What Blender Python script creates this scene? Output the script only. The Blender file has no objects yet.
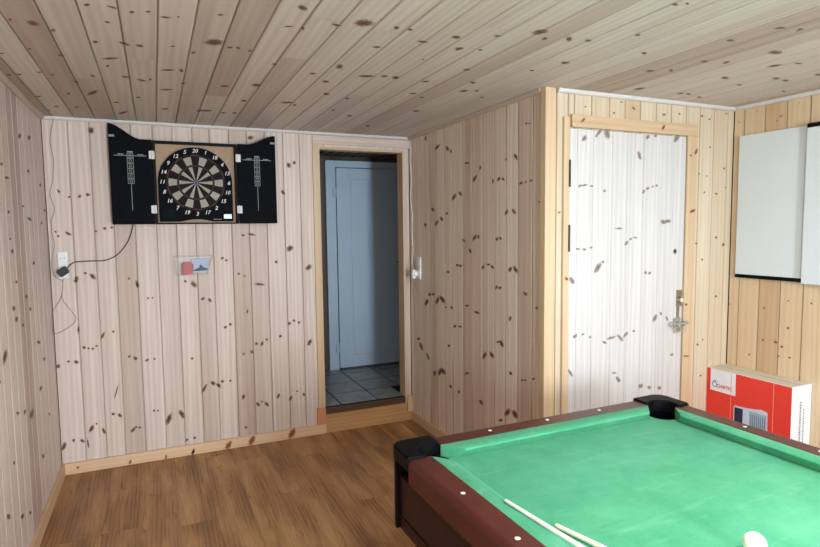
import bpy, bmesh, math, random
from mathutils import Vector, Matrix
random.seed(7)
C = bpy.context.scene.collection
PI = math.pi
# ------------------------------------------------------------------ room dimensions (metres, camera foot at 0,0)
H, XL, YB, XA, YW, XR, YF = 2.332, -0.624, 4.274, 1.915, 2.496, 3.373, -2.8
HZ = 0.205          # hall floor level

# ------------------------------------------------------------------ materials
def newmat(name):
    m = bpy.data.materials.new(name); m.use_nodes = True
    nt = m.node_tree
    return m, nt, nt.nodes['Principled BSDF']

def lk(nt, a, b): nt.links.new(a, b)

def node(nt, t, **kw):
    n = nt.nodes.new(t)
    for k, v in kw.items(): setattr(n, k, v)
    return n

def math_n(nt, op, a, b=None, clamp=False):
    n = node(nt, 'ShaderNodeMath', operation=op, use_clamp=clamp)
    for i, v in enumerate((a, b)):
        if v is None: continue
        if isinstance(v, (int, float)): n.inputs[i].default_value = v
        else: lk(nt, v, n.inputs[i])
    return n.outputs[0]

def mixc(nt, f, a, b, mode='MIX'):
    n = node(nt, 'ShaderNodeMix', data_type='RGBA', blend_type=mode)
    if isinstance(f, (int, float)): n.inputs[0].default_value = f
    else: lk(nt, f, n.inputs[0])
    for i, v in ((6, a), (7, b)):
        if isinstance(v, tuple): n.inputs[i].default_value = (*v, 1)
        else: lk(nt, v, n.inputs[i])
    return n.outputs[2]

def ramp(nt, fac, stops):
    n = node(nt, 'ShaderNodeValToRGB')
    el = n.color_ramp.elements
    while len(el) < len(stops): el.new(0.5)
    for e, (p, c) in zip(el, stops):
        e.position = p; e.color = (*c, 1) if len(c) == 3 else c
    lk(nt, fac, n.inputs[0])
    return n.outputs[0]

def srgb(r, g, b):
    f = lambda c: (c/255/12.92) if c/255 <= 0.04045 else ((c/255+0.055)/1.055)**2.4
    return (f(r), f(g), f(b))

def uvscaled(nt, su, sv, off=None):
    uv = node(nt, 'ShaderNodeUVMap', uv_map='UVMap')
    mp = node(nt, 'ShaderNodeMapping'); mp.inputs['Scale'].default_value = (su, sv, 1)
    lk(nt, uv.outputs[0], mp.inputs[0])
    return mp.outputs[0]

def wood(name, light, mid, brown, rough=0.5, grain=0.35, rings=0.4, spec=0.35, bump=0.0, wear=None):
    """boards: UV = metres across / along with a random offset per board, attribute rnd = tone of the board"""
    m, nt, b = newmat(name)
    g = node(nt, 'ShaderNodeTexNoise'); g.inputs['Scale'].default_value = 1; g.inputs['Detail'].default_value = 4
    lk(nt, uvscaled(nt, 70, 1.6), g.inputs['Vector'])
    w = node(nt, 'ShaderNodeTexWave', wave_type='BANDS', bands_direction='X')
    w.inputs['Scale'].default_value = 1; w.inputs['Distortion'].default_value = 7; w.inputs['Detail'].default_value = 2
    w.inputs['Detail Scale'].default_value = 0.6
    lk(nt, uvscaled(nt, 9, 0.9), w.inputs['Vector'])
    l = node(nt, 'ShaderNodeTexNoise'); l.inputs['Scale'].default_value = 1; l.inputs['Detail'].default_value = 2
    lk(nt, uvscaled(nt, 14, 0.45), l.inputs['Vector'])
    at = node(nt, 'ShaderNodeAttribute', attribute_name='rnd')
    f1 = math_n(nt, 'MULTIPLY', g.outputs[0], grain)
    f2 = math_n(nt, 'MULTIPLY', w.outputs[1] if False else w.outputs['Fac'], rings*0.28)
    f3 = math_n(nt, 'MULTIPLY', l.outputs[0], rings)
    s = math_n(nt, 'ADD', math_n(nt, 'ADD', f1, f2), f3)
    s = math_n(nt, 'MULTIPLY', math_n(nt, 'SUBTRACT', s, 0.33*(grain+rings)), 1.5, True)
    c = mixc(nt, s, light, mid)
    # per board tone: some boards are browner heartwood
    t = ramp(nt, at.outputs['Fac'], [(0.0, (0, 0, 0)), (0.45, (0.06, 0.06, 0.06)), (0.8, (0.35, 0.35, 0.35)), (1.0, (1, 1, 1))])
    tf = math_n(nt, 'MULTIPLY', t, math_n(nt, 'ADD', math_n(nt, 'MULTIPLY', l.outputs[0], 0.9), 0.25, True))
    c = mixc(nt, tf, c, brown)
    if wear:
        n2 = node(nt, 'ShaderNodeTexNoise'); n2.inputs['Scale'].default_value = 1; n2.inputs['Detail'].default_value = 5
        lk(nt, uvscaled(nt, wear[1], wear[2]), n2.inputs['Vector'])
        wf = ramp(nt, n2.outputs[0], [(0.52, (0, 0, 0)), (0.72, (1, 1, 1))])
        c = mixc(nt, math_n(nt, 'MULTIPLY', wf, wear[3]), c, wear[0])
    lk(nt, c, b.inputs['Base Color'])
    b.inputs['Roughness'].default_value = rough
    b.inputs['Specular IOR Level'].default_value = spec
    if bump:
        bp = node(nt, 'ShaderNodeBump'); bp.inputs['Strength'].default_value = bump; bp.inputs['Distance'].default_value = 0.002
        lk(nt, g.outputs[0], bp.inputs['Height']); lk(nt, bp.outputs[0], b.inputs['Normal'])
    return m

def plain(name, col, rough=0.5, metal=0.0, spec=0.5, var=0.08, scale=30, bump=0.0, coat=0.0):
    m, nt, b = newmat(name)
    n = node(nt, 'ShaderNodeTexNoise'); n.inputs['Scale'].default_value = scale; n.inputs['Detail'].default_value = 3
    tc = node(nt, 'ShaderNodeTexCoord'); lk(nt, tc.outputs['Object'], n.inputs['Vector'])
    lo = tuple(max(0, c*(1-var)) for c in col); hi = tuple(min(1, c*(1+var)) for c in col)
    lk(nt, ramp(nt, n.outputs[0], [(0.3, lo), (0.7, hi)]), b.inputs['Base Color'])
    b.inputs['Roughness'].default_value = rough; b.inputs['Metallic'].default_value = metal
    b.inputs['Specular IOR Level'].default_value = spec
    if coat: b.inputs['Coat Weight'].default_value = coat; b.inputs['Coat Roughness'].default_value = 0.15
    if bump:
        bp = node(nt, 'ShaderNodeBump'); bp.inputs['Strength'].default_value = bump; bp.inputs['Distance'].default_value = 0.001
        lk(nt, n.outputs[0], bp.inputs['Height']); lk(nt, bp.outputs[0], b.inputs['Normal'])
    return m

def knotmat(name, core, rim, alpha=0.95):
    """dark branch knots: attribute kr runs 0 in the heart to 1 on the rim, where the knot fades into the board"""
    m, nt, b = newmat(name)
    at = node(nt, 'ShaderNodeAttribute', attribute_name='kr')
    n = node(nt, 'ShaderNodeTexNoise'); n.inputs['Scale'].default_value = 90; n.inputs['Detail'].default_value = 3
    tc = node(nt, 'ShaderNodeTexCoord'); lk(nt, tc.outputs['Object'], n.inputs['Vector'])
    k = math_n(nt, 'ADD', at.outputs['Fac'], math_n(nt, 'MULTIPLY', math_n(nt, 'SUBTRACT', n.outputs[0], 0.5), 0.9))
    lk(nt, ramp(nt, k, [(0.1, core), (0.65, rim)]), b.inputs['Base Color'])
    a = ramp(nt, k, [(0.45, (alpha,)*3), (0.62, (alpha*.55,)*3), (0.95, (0, 0, 0))])
    lk(nt, a, b.inputs['Alpha']); b.inputs['Roughness'].default_value = 0.55
    b.inputs['Specular IOR Level'].default_value = 0.25
    return m

M = {}
M['white_pine'] = wood('whitewashed_pine', srgb(218, 205, 196), srgb(184, 164, 151), srgb(164, 140, 125), 0.5, 0.55, 0.65)
M['left_pine'] = wood('whitewashed_pine_left', srgb(226, 214, 207), srgb(188, 168, 158), srgb(166, 142, 130), 0.5, 0.6, 0.65)
M['alcove_pine'] = wood('whitewashed_pine_alcove_lightened', srgb(234, 224, 209), srgb(202, 183, 162), srgb(168, 140, 118), 0.5, 0.6, 0.65)  # same boards as the back wall, lightened to stand in for light here
M['ceiling_pine'] = wood('whitewashed_pine_ceiling', srgb(211, 205, 198), srgb(182, 169, 158), srgb(156, 135, 120), 0.55, 0.55, 0.65)
M['wing_pine'] = wood('pale_pine', srgb(212, 200, 180), srgb(190, 172, 144), srgb(182, 156, 122), 0.5, 0.55, 0.65)
M['right_pine'] = wood('natural_pine', srgb(218, 196, 166), srgb(196, 167, 130), srgb(178, 142, 104), 0.45, 0.55, 0.65)
M['trim_pine'] = wood('lacquered_pine_trim', srgb(214, 186, 154), srgb(198, 162, 124), srgb(180, 134, 96), 0.42, 0.5, 0.6)
M['casing_pine'] = wood('pine_casing', srgb(206, 183, 154), srgb(186, 158, 122), srgb(172, 134, 97), 0.45, 0.5, 0.65)
M['door_wood'] = wood('whitewashed_door_boards', srgb(212, 211, 211), srgb(178, 174, 173), srgb(184, 178, 176), 0.5, 0.55, 0.6)
M['red_block'] = wood('reddish_pine_block', srgb(206, 146, 108), srgb(184, 120, 84), srgb(166, 104, 70), 0.5, 0.4, 0.4)
M['riser'] = wood('oak_laminate_riser', srgb(196, 152, 104), srgb(160, 116, 72), srgb(150, 104, 62), 0.45, 0.6, 0.6)
M['threshold'] = wood('dark_threshold', srgb(84, 62, 46), srgb(60, 44, 34), srgb(50, 36, 28), 0.5)
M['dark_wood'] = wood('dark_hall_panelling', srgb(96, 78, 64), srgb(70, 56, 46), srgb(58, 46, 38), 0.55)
M['crown'] = plain('painted_crown_strip', srgb(206, 204, 202), 0.5, var=0.04)
M['crown_wood'] = plain('wood_crown_strip', srgb(184, 164, 148), 0.5, var=0.08)
M['knot'] = knotmat('pine_knot', srgb(72, 44, 32), srgb(140, 102, 80))
M['knot_soft'] = knotmat('pine_knot_ceiling', srgb(96, 62, 46), srgb(146, 112, 92), 0.8)
M['knot_pale'] = knotmat('pine_knot_whitewashed', srgb(112, 100, 94), srgb(160, 146, 136), 0.9)
M['knot_red'] = knotmat('pine_knot_red', srgb(120, 62, 36), srgb(160, 96, 60), 0.95)
M['shell'] = plain('backing_board', srgb(70, 58, 48), 0.8)
M['black'] = plain('black_lacquer', srgb(5, 6, 10), 0.55, spec=0.12, var=0.2)
M['navy'] = plain('matt_black_board', srgb(3, 5, 12), 0.65, spec=0.08, var=0.2)
M['tan'] = plain('tan_cabinet_back', srgb(164, 138, 112), 0.7)
M['white_plastic'] = plain('white_plastic', srgb(226, 226, 224), 0.4, var=0.02)
M['grey_wire'] = plain('grey_cable', srgb(150, 140, 132), 0.5)
M['black_rubber'] = plain('black_plastic', srgb(16, 16, 17), 0.42, spec=0.4, var=0.15)
M['pocket'] = plain('pocket_plastic', srgb(6, 6, 9), 0.5, spec=0.14, var=0.15)
M['pocket_net'] = plain('pocket_liner', srgb(3, 3, 4), 0.8, spec=0.05)
M['metal'] = plain('worn_steel', srgb(168, 160, 140), 0.35, metal=0.9, var=0.2, scale=60)
M['silver'] = plain('zinc_plate', srgb(186, 186, 178), 0.4, metal=0.7, var=0.25, scale=60)
M['dark_metal'] = plain('dark_iron', srgb(72, 70, 68), 0.5, metal=0.5, var=0.2)
M['beige_seg'] = plain('beige_segment', srgb(150, 142, 128), 0.6, var=0.05)
M['black_seg'] = plain('black_segment', srgb(9, 8, 9), 0.7, spec=.2)
M['red_seg'] = plain('red_segment', srgb(84, 34, 34), 0.7, spec=.2)
M['green_seg'] = plain('green_segment', srgb(14, 28, 24), 0.7, spec=.2)
M['blue_bull'] = plain('bullseye', srgb(70, 76, 130), 0.5)
M['spider'] = plain('spider_web', srgb(10, 9, 11), 0.6, spec=.2)
M['print'] = plain('white_print', srgb(212, 212, 208), 0.6, var=0.03)
M['print_grey'] = plain('grey_print', srgb(150, 150, 150), 0.6, var=0.03)
M['lcd'] = plain('display_window', srgb(176, 200, 198), 0.25, var=0.06)
M['lcd_dark'] = plain('dark_display_window', srgb(8, 20, 28), 0.7, spec=.08, var=0.2)
M['rail'] = plain('mahogany_laminate', srgb(78, 34, 28), 0.34, spec=0.4, var=0.14, scale=8)
M['apron'] = plain('dark_mahogany_apron', srgb(36, 12, 12), 0.4, spec=0.3, var=0.15, scale=8)
M['pearl'] = plain('pearl_sight', srgb(236, 236, 230), 0.3, var=0.02)
M['cue_wood'] = wood('maple_cue', srgb(244, 236, 212), srgb(236, 224, 196), srgb(228, 212, 180), 0.3, 0.3, 0.2, 0.5)
M['cue_white'] = plain('cue_white', srgb(236, 236, 226), 0.3, var=0.02)
M['cue_dark'] = plain('cue_grip', srgb(30, 22, 22), 0.4)
M['cue_tip'] = plain('cue_leather', srgb(120, 150, 160), 0.8)
M['ball'] = plain('ivory_ball', srgb(246, 240, 222), 0.15, spec=0.6, var=0.01, coat=0.5)
M['red_card'] = plain('red_carton', srgb(224, 56, 42), 0.5, var=0.03)
M['white_card'] = plain('white_carton', srgb(226, 230, 236), 0.55, var=0.02)
M['cream_card'] = plain('carton_top', srgb(214, 208, 190), 0.6, var=0.04)
M['logo_grey'] = plain('logo_grey', srgb(120, 126, 140), 0.6)
M['logo_red'] = plain('logo_orange', srgb(214, 90, 70), 0.6)
M['pink_line'] = plain('pale_line', srgb(246, 150, 130), 0.6)
M['appl_white'] = plain('printed_appliance_white', srgb(196, 206, 220), 0.6, var=0.03)
M['appl_dark'] = plain('printed_appliance_dark', srgb(36, 40, 66), 0.6, var=0.2)
M['appl_grey'] = plain('printed_appliance_grey', srgb(150, 172, 190), 0.6, var=0.06)
M['appl_slot'] = plain('printed_appliance_slots', srgb(96, 104, 128), 0.6, var=0.06)
M['seam'] = plain('carton_seam', srgb(120, 112, 100), 0.7)
M['panel'] = plain('white_enamel_panel', srgb(208, 216, 219), 0.32, spec=0.5, var=0.015, scale=3)
M['pvc'] = plain('blue_lit_pvc_door', srgb(176, 196, 214), 0.4, var=0.02, scale=4)  # white door; the blue of cool daylight is put into its colour
M['grout'] = plain('dark_grout', srgb(30, 30, 32), 0.8)
M['packet_red'] = plain('red_packet', srgb(186, 84, 84), 0.5, var=0.35, scale=90)
M['card_blue'] = plain('pale_blue_card', srgb(172, 192, 218), 0.5, var=0.06)
M['card_dark'] = plain('dark_blue_print', srgb(44, 54, 84), 0.5)
M['wall_paint'] = plain('grey_render', srgb(170, 165, 158), 0.8)

def oak():
    """oak laminate: long streaky grain, dark cathedral figures and small dark knots"""
    m, nt, b = newmat('oak_laminate')
    at = node(nt, 'ShaderNodeAttribute', attribute_name='rnd')
    def noise(su, sv, det, rough=.5, dist=0):
        n = node(nt, 'ShaderNodeTexNoise'); n.inputs['Scale'].default_value = 1; n.inputs['Detail'].default_value = det
        n.inputs['Roughness'].default_value = rough; n.inputs['Distortion'].default_value = dist
        lk(nt, uvscaled(nt, su, sv), n.inputs['Vector']); return n.outputs[0]
    big = noise(9, 1.3, 3); fine = noise(110, 5, 4, .6); blot = noise(22, 5, 4, .6, .8)
    c = ramp(nt, big, [(.3, srgb(138, 98, 60)), (.5, srgb(172, 128, 82)), (.7, srgb(196, 154, 104))])
    c = mixc(nt, math_n(nt, 'MULTIPLY', ramp(nt, fine, [(.35, (1, 1, 1)), (.62, (0, 0, 0))]), .34), c, srgb(104, 68, 40))
    w = node(nt, 'ShaderNodeTexWave', wave_type='RINGS', rings_direction='Y'); w.inputs['Scale'].default_value = 1
    w.inputs['Distortion'].default_value = 9; w.inputs['Detail'].default_value = 3; w.inputs['Detail Scale'].default_value = .8
    lk(nt, uvscaled(nt, 14, 1.1), w.inputs['Vector'])
    fig = math_n(nt, 'MULTIPLY', ramp(nt, w.outputs['Fac'], [(.0, (1, 1, 1)), (.3, (0, 0, 0))]), ramp(nt, big, [(.42, (1, 1, 1)), (.56, (0, 0, 0))]))
    c = mixc(nt, math_n(nt, 'MULTIPLY', fig, .55), c, srgb(82, 52, 30))
    c = mixc(nt, math_n(nt, 'MULTIPLY', ramp(nt, blot, [(.62, (0, 0, 0)), (.74, (1, 1, 1))]), .75), c, srgb(66, 42, 26))
    c = mixc(nt, math_n(nt, 'MULTIPLY', at.outputs['Fac'], .25), c, srgb(136, 94, 58))
    lk(nt, c, b.inputs['Base Color']); b.inputs['Roughness'].default_value = .42; b.inputs['Specular IOR Level'].default_value = .35
    return m
M['floor'] = oak()

# tile
def tile():
    m, nt, b = newmat('grey_floor_tile')
    n = node(nt, 'ShaderNodeTexNoise'); n.inputs['Scale'].default_value = 9; n.inputs['Detail'].default_value = 5
    tc = node(nt, 'ShaderNodeTexCoord'); lk(nt, tc.outputs['Object'], n.inputs['Vector'])
    lk(nt, ramp(nt, n.outputs[0], [(0.3, srgb(132, 136, 138)), (0.7, srgb(164, 166, 166))]), b.inputs['Base Color'])
    b.inputs['Roughness'].default_value = 0.28
    return m
M['tile'] = tile()

# billiard cloth: mottled green with chalk streaks
def cloth():
    m, nt, b = newmat('green_cloth')
    tc = node(nt, 'ShaderNodeTexCoord')
    n = node(nt, 'ShaderNodeTexNoise'); n.inputs['Scale'].default_value = 5; n.inputs['Detail'].default_value = 6; n.inputs['Roughness'].default_value = 0.7
    lk(nt, tc.outputs['Object'], n.inputs['Vector'])
    f = node(nt, 'ShaderNodeTexNoise'); f.inputs['Scale'].default_value = 160; f.inputs['Detail'].default_value = 2
    lk(nt, tc.outputs['Object'], f.inputs['Vector'])
    c = ramp(nt, n.outputs[0], [(0.3, srgb(54, 138, 99)), (0.7, srgb(80, 160, 121))])
    c = mixc(nt, math_n(nt, 'MULTIPLY', f.outputs[0], 0.25), c, srgb(84, 172, 126))
    for ang, sx, lo, hi, amt, col in ((0.9, (5, 20), 0.60, 0.80, 0.3, srgb(128, 186, 156)), (-0.5, (4, 30), 0.62, 0.8, 0.25, srgb(122, 182, 152)), (-0.75, (3.0, 34), 0.66, 0.76, 0.3, srgb(40, 124, 90)), (0.4, (3, 3.5), 0.55, 0.75, 0.22, srgb(122, 184, 154))):
        mp = node(nt, 'ShaderNodeMapping'); mp.inputs['Rotation'].default_value = (0, 0, ang); mp.inputs['Scale'].default_value = (*sx, 1)
        mp.inputs['Location'].default_value = (ang*3, amt*9, 0)
        lk(nt, tc.outputs['Object'], mp.inputs[0])
        s = node(nt, 'ShaderNodeTexNoise'); s.inputs['Scale'].default_value = 1; s.inputs['Detail'].default_value = 3
        lk(nt, mp.outputs[0], s.inputs['Vector'])
        k = ramp(nt, s.outputs[0], [(lo, (0, 0, 0)), (hi, (1, 1, 1))])
        c = mixc(nt, math_n(nt, 'MULTIPLY', k, amt), c, col)
    lk(nt, c, b.inputs['Base Color']); b.inputs['Roughness'].default_value = 0.9
    b.inputs['Specular IOR Level'].default_value = 0.15
    b.inputs['Sheen Weight'].default_value = 0.08
    bp = node(nt, 'ShaderNodeBump'); bp.inputs['Strength'].default_value = 0.12; bp.inputs['Distance'].default_value = 0.001
    lk(nt, f.outputs[0], bp.inputs['Height']); lk(nt, bp.outputs[0], b.inputs['Normal'])
    return m
M['cloth'] = cloth()

def clear(name, tint, refl=0.5, rough=0.08):
    m, nt, b = newmat(name)
    nt.nodes.remove(b)
    t = node(nt, 'ShaderNodeBsdfTransparent'); t.inputs[0].default_value = (*tint, 1)
    g = node(nt, 'ShaderNodeBsdfGlossy'); g.inputs['Roughness'].default_value = rough
    fr = node(nt, 'ShaderNodeFresnel'); fr.inputs[0].default_value = 1.45
    n = node(nt, 'ShaderNodeTexNoise'); n.inputs['Scale'].default_value = 6
    mx = node(nt, 'ShaderNodeMixShader')
    lk(nt, math_n(nt, 'ADD', math_n(nt, 'MULTIPLY', fr.outputs[0], refl), math_n(nt, 'MULTIPLY', n.outputs[0], 0.05)), mx.inputs[0])
    lk(nt, t.outputs[0], mx.inputs[1]); lk(nt, g.outputs[0], mx.inputs[2])
    lk(nt, mx.outputs[0], nt.nodes['Material Output'].inputs[0])
    return m
M['glass'] = clear('window_glass', (0.97, 0.98, 0.98), 0.6)
M['clear_plastic'] = clear('clear_plastic', (0.90, 0.90, 0.89), 0.22, 0.3)

# ------------------------------------------------------------------ mesh builder
class MB:
    def __init__(self):
        self.v = []; self.f = []; self.m = []; self.uv = []; self.r = []; self.kr = []; self.sm = []
    def add(self, co, kr=0.0):
        self.v.append(tuple(co)); self.kr.append(kr); return len(self.v)-1
    def face(self, idx, mi=0, uv=None, rnd=0.3, smooth=False):
        self.f.append(tuple(idx)); self.m.append(mi); self.uv.append(uv); self.r.append(rnd); self.sm.append(smooth)
    def cap(self, idx, mi=0):
        self.face([self.add(self.v[i]) for i in idx], mi)
    def quad(self, a, b, c, d, mi=0, uv=None, rnd=0.3):
        i = [self.add(p) for p in (a, b, c, d)]; self.face(i, mi, uv, rnd)
    def box(self, lo, hi, mi=0, along=2, rnd=0.3, mat=None, bev=0.0):
        """box with UVs running along the given axis, slightly chamfered edges if bev"""
        bm = bmesh.new(); bmesh.ops.create_cube(bm, size=1)
        s = [hi[i]-lo[i] for i in range(3)]; c = [(hi[i]+lo[i])/2 for i in range(3)]
        for v in bm.verts: v.co = Vector([v.co[i]*s[i]+c[i] for i in range(3)])
        if bev: bmesh.ops.bevel(bm, geom=bm.edges[:], offset=bev, segments=2, affect='EDGES', profile=0.7)
        self.bm(bm, mi, along, rnd, mat)
    def bm(self, bm, mi=0, along=2, rnd=0.3, mat=None, smooth=False):
        base = len(self.v); bm.verts.ensure_lookup_table(); bm.normal_update()
        o = (random.random()*9, random.random()*9)
        others = [i for i in range(3) if i != along]
        for v in bm.verts:
            self.add(mat @ v.co if mat else v.co)
        for f in bm.faces:
            uv = [(l.vert.co[others[0]]+l.vert.co[others[1]]+o[0], l.vert.co[along]+o[1]) for l in f.loops]
            self.face([base+l.vert.index for l in f.loops], mi, uv, rnd, smooth)
        bm.free()
    def prism(self, poly, z0, z1, mi=0, mat=None, along=2, rnd=0.3, bev=0.0, smooth=False):
        """polygon in xy extruded along z"""
        bm = bmesh.new()
        vs = [bm.verts.new((x, y, z0)) for x, y in poly]
        f = bm.faces.new(vs); f.normal_update()
        r = bmesh.ops.extrude_face_region(bm, geom=[f])
        for v in [g for g in r['geom'] if isinstance(g, bmesh.types.BMVert)]: v.co.z = z1
        bmesh.ops.recalc_face_normals(bm, faces=bm.faces[:])
        if bev: bmesh.ops.bevel(bm, geom=bm.edges[:], offset=bev, segments=2, affect='EDGES', clamp_overlap=True)
        self.bm(bm, mi, along, rnd, mat, smooth)
    def cyl(self, p0, p1, r0, r1=None, seg=20, mi=0, caps=True, smooth=True):
        r1 = r0 if r1 is None else r1
        p0 = Vector(p0); p1 = Vector(p1); d = (p1-p0).normalized()
        a = d.orthogonal().normalized(); b = d.cross(a)
        i0 = []; i1 = []
        for k in range(seg):
            t = 2*PI*k/seg; o = a*math.cos(t)+b*math.sin(t)
            i0.append(self.add(p0+o*r0)); i1.append(self.add(p1+o*r1))
        for k in range(seg):
            n = (k+1) % seg
            self.face((i0[k], i0[n], i1[n], i1[k]), mi, [(k*.01, 0), (k*.01+.01, 0), (k*.01+.01, (p1-p0).length), (k*.01, (p1-p0).length)], smooth=smooth)
        if caps:
            self.face([self.add(self.v[i]) for i in i0[::-1]], mi); self.face([self.add(self.v[i]) for i in i1], mi)
    def tube(self, pts, r, seg=8, mi=0, sub=6):
        """smooth round cable through the points"""
        P = [Vector(p) for p in pts]; Q = []
        for i in range(len(P)-1):
            a = P[max(i-1, 0)]; b = P[i]; c = P[i+1]; d = P[min(i+2, len(P)-1)]
            for k in range(sub):
                t = k/sub
                Q.append(0.5*((2*b)+(c-a)*t+(2*a-5*b+4*c-d)*t*t+(3*b-a-3*c+d)*t**3))
        Q.append(P[-1]); rings = []
        up = None
        for i, q in enumerate(Q):
            t = (Q[min(i+1, len(Q)-1)]-Q[max(i-1, 0)]).normalized()
            up = t.orthogonal().normalized() if up is None else (up-t*up.dot(t)).normalized()
            s = t.cross(up)
            rings.append([self.add(q+(up*math.cos(2*PI*k/seg)+s*math.sin(2*PI*k/seg))*r) for k in range(seg)])
        for i in range(len(rings)-1):
            for k in range(seg):
                n = (k+1) % seg
                self.face((rings[i][k], rings[i][n], rings[i+1][n], rings[i+1][k]), mi, smooth=True)
        self.face(rings[0][::-1], mi); self.face(rings[-1], mi)
    def sphere(self, c, r, mi=0, seg=40, rings=24):
        bm = bmesh.new(); bmesh.ops.create_uvsphere(bm, u_segments=seg, v_segments=rings, radius=r)
        for v in bm.verts: v.co += Vector(c)
        self.bm(bm, mi, smooth=True)
    def knots(self, O, U, V, N, data, mi, off=0.0008, seg=14, grow=1.0):
        """elliptical branch knots on the plane O + u U + v V; data in mm: centre, half axis, half axis"""
        for cu, cv, au, av, bu, bv in data:
            c = Vector(O)+Vector(U)*(cu/1000)+Vector(V)*(cv/1000)+Vector(N)*off
            g = 1.12*grow
            ax = (Vector(U)*au+Vector(V)*av)*(g/1000); bx = (Vector(U)*bu+Vector(V)*bv)*(g/1000)
            i0 = self.add(c, 0.0)
            ring = [self.add(c+ax*math.cos(2*PI*k/seg)+bx*math.sin(2*PI*k/seg), 1.0) for k in range(seg)]
            flip = (ax.cross(bx)).dot(Vector(N)) < 0
            for k in range(seg):
                t = (i0, ring[k], ring[(k+1) % seg])
                self.face(t[::-1] if flip else t, mi)
    def planks(self, O, U, V, N, boards, mi=0, depth=0.012, gw=0.010, gtone=1.0, slit=.0015):
        """tongue-and-groove boards: each (u0, u1, v0, v1, tone) is a flat face between two open grooves"""
        O, U, V, N = Vector(O), Vector(U), Vector(V), Vector(N)
        flip = U.cross(V).dot(N) < 0
        for u0, u1, v0, v1, tone in boards:
            g = gw/2
            prof = [(u0, -depth), (u0+slit, -depth), (u0+slit, -depth*.4), (u0+g*.95, 0), (u1-g*.95, 0), (u1-slit, -depth*.4), (u1-slit, -depth), (u1, -depth)]
            ou, ov = random.random()*11, random.random()*11
            lo = [self.add(O+U*u+V*v0+N*n) for u, n in prof]; hi = [self.add(O+U*u+V*v1+N*n) for u, n in prof]
            for k in range(7):
                q = (lo[k], lo[k+1], hi[k+1], hi[k])
                uv = [(prof[k][0]-u0+ou, v0+ov), (prof[k+1][0]-u0+ou, v0+ov), (prof[k+1][0]-u0+ou, v1+ov), (prof[k][0]-u0+ou, v1+ov)]
                if flip: q = q[::-1]; uv = uv[::-1]
                self.face(q, mi, uv, tone if k == 3 else max(tone, gtone))
            # end caps of the board
            for s, e in ((lo, v0), (hi, v1)):
                pass
    def build(self, name, mats, parent=None):
        me = bpy.data.meshes.new(name)
        me.from_pydata(self.v, [], self.f)
        if not isinstance(mats, (list, tuple)): mats = [mats]
        for m in mats: me.materials.append(M[m] if isinstance(m, str) else m)
        me.polygons.foreach_set('material_index', self.m)
        me.polygons.foreach_set('use_smooth', self.sm)
        ul = me.uv_layers.new(name='UVMap')
        flat = []
        for f, u in zip(self.f, self.uv):
            for k in range(len(f)): flat.extend(u[k] if u else (self.v[f[k]][0]+self.v[f[k]][1], self.v[f[k]][2]))
        ul.data.foreach_set('uv', flat)
        a = me.attributes.new('rnd', 'FLOAT', 'FACE'); a.data.foreach_set('value', self.r)
        a = me.attributes.new('kr', 'FLOAT', 'POINT'); a.data.foreach_set('value', self.kr)
        me.update()
        o = bpy.data.objects.new(name, me); C.objects.link(o)
        if parent is not None:
            o.parent = parent
            o.matrix_parent_inverse = parent.matrix_world.inverted() if False else Matrix()
        return o

def struct(o): o['kind'] = 'structure'; return o
def tag(o, label, cat, group=None):
    o['label'] = label; o['category'] = cat
    if group: o['group'] = group
    return o
def thing(name, label, cat, loc=(0, 0, 0), rz=0.0, group=None):
    o = bpy.data.objects.new(name, None); C.objects.link(o)
    o.empty_display_size = 0.1
    o.location = loc; o.rotation_euler = (0, 0, rz)
    return tag(o, label, cat, group)

def text_bm(mb, s, size, mat, mi=0, bold=0.0, shear=0.0, depth=0.0005, align='CENTER'):
    """lettering as a solid mesh lying in the local xy plane of mat"""
    cu = bpy.data.curves.new('lettering', 'FONT'); cu.body = s; cu.size = size; cu.align_x = align; cu.align_y = 'CENTER'
    cu.offset = bold; cu.shear = shear; cu.extrude = depth; cu.resolution_u = 3
    o = bpy.data.objects.new('lettering', cu)
    C.objects.link(o)
    dg = bpy.context.evaluated_depsgraph_get()
    me = bpy.data.meshes.new_from_object(o.evaluated_get(dg))
    bm = bmesh.new(); bm.from_mesh(me)
    bpy.data.objects.remove(o); bpy.data.curves.remove(cu); bpy.data.meshes.remove(me)
    mb.bm(bm, mi, mat=mat)

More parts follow.
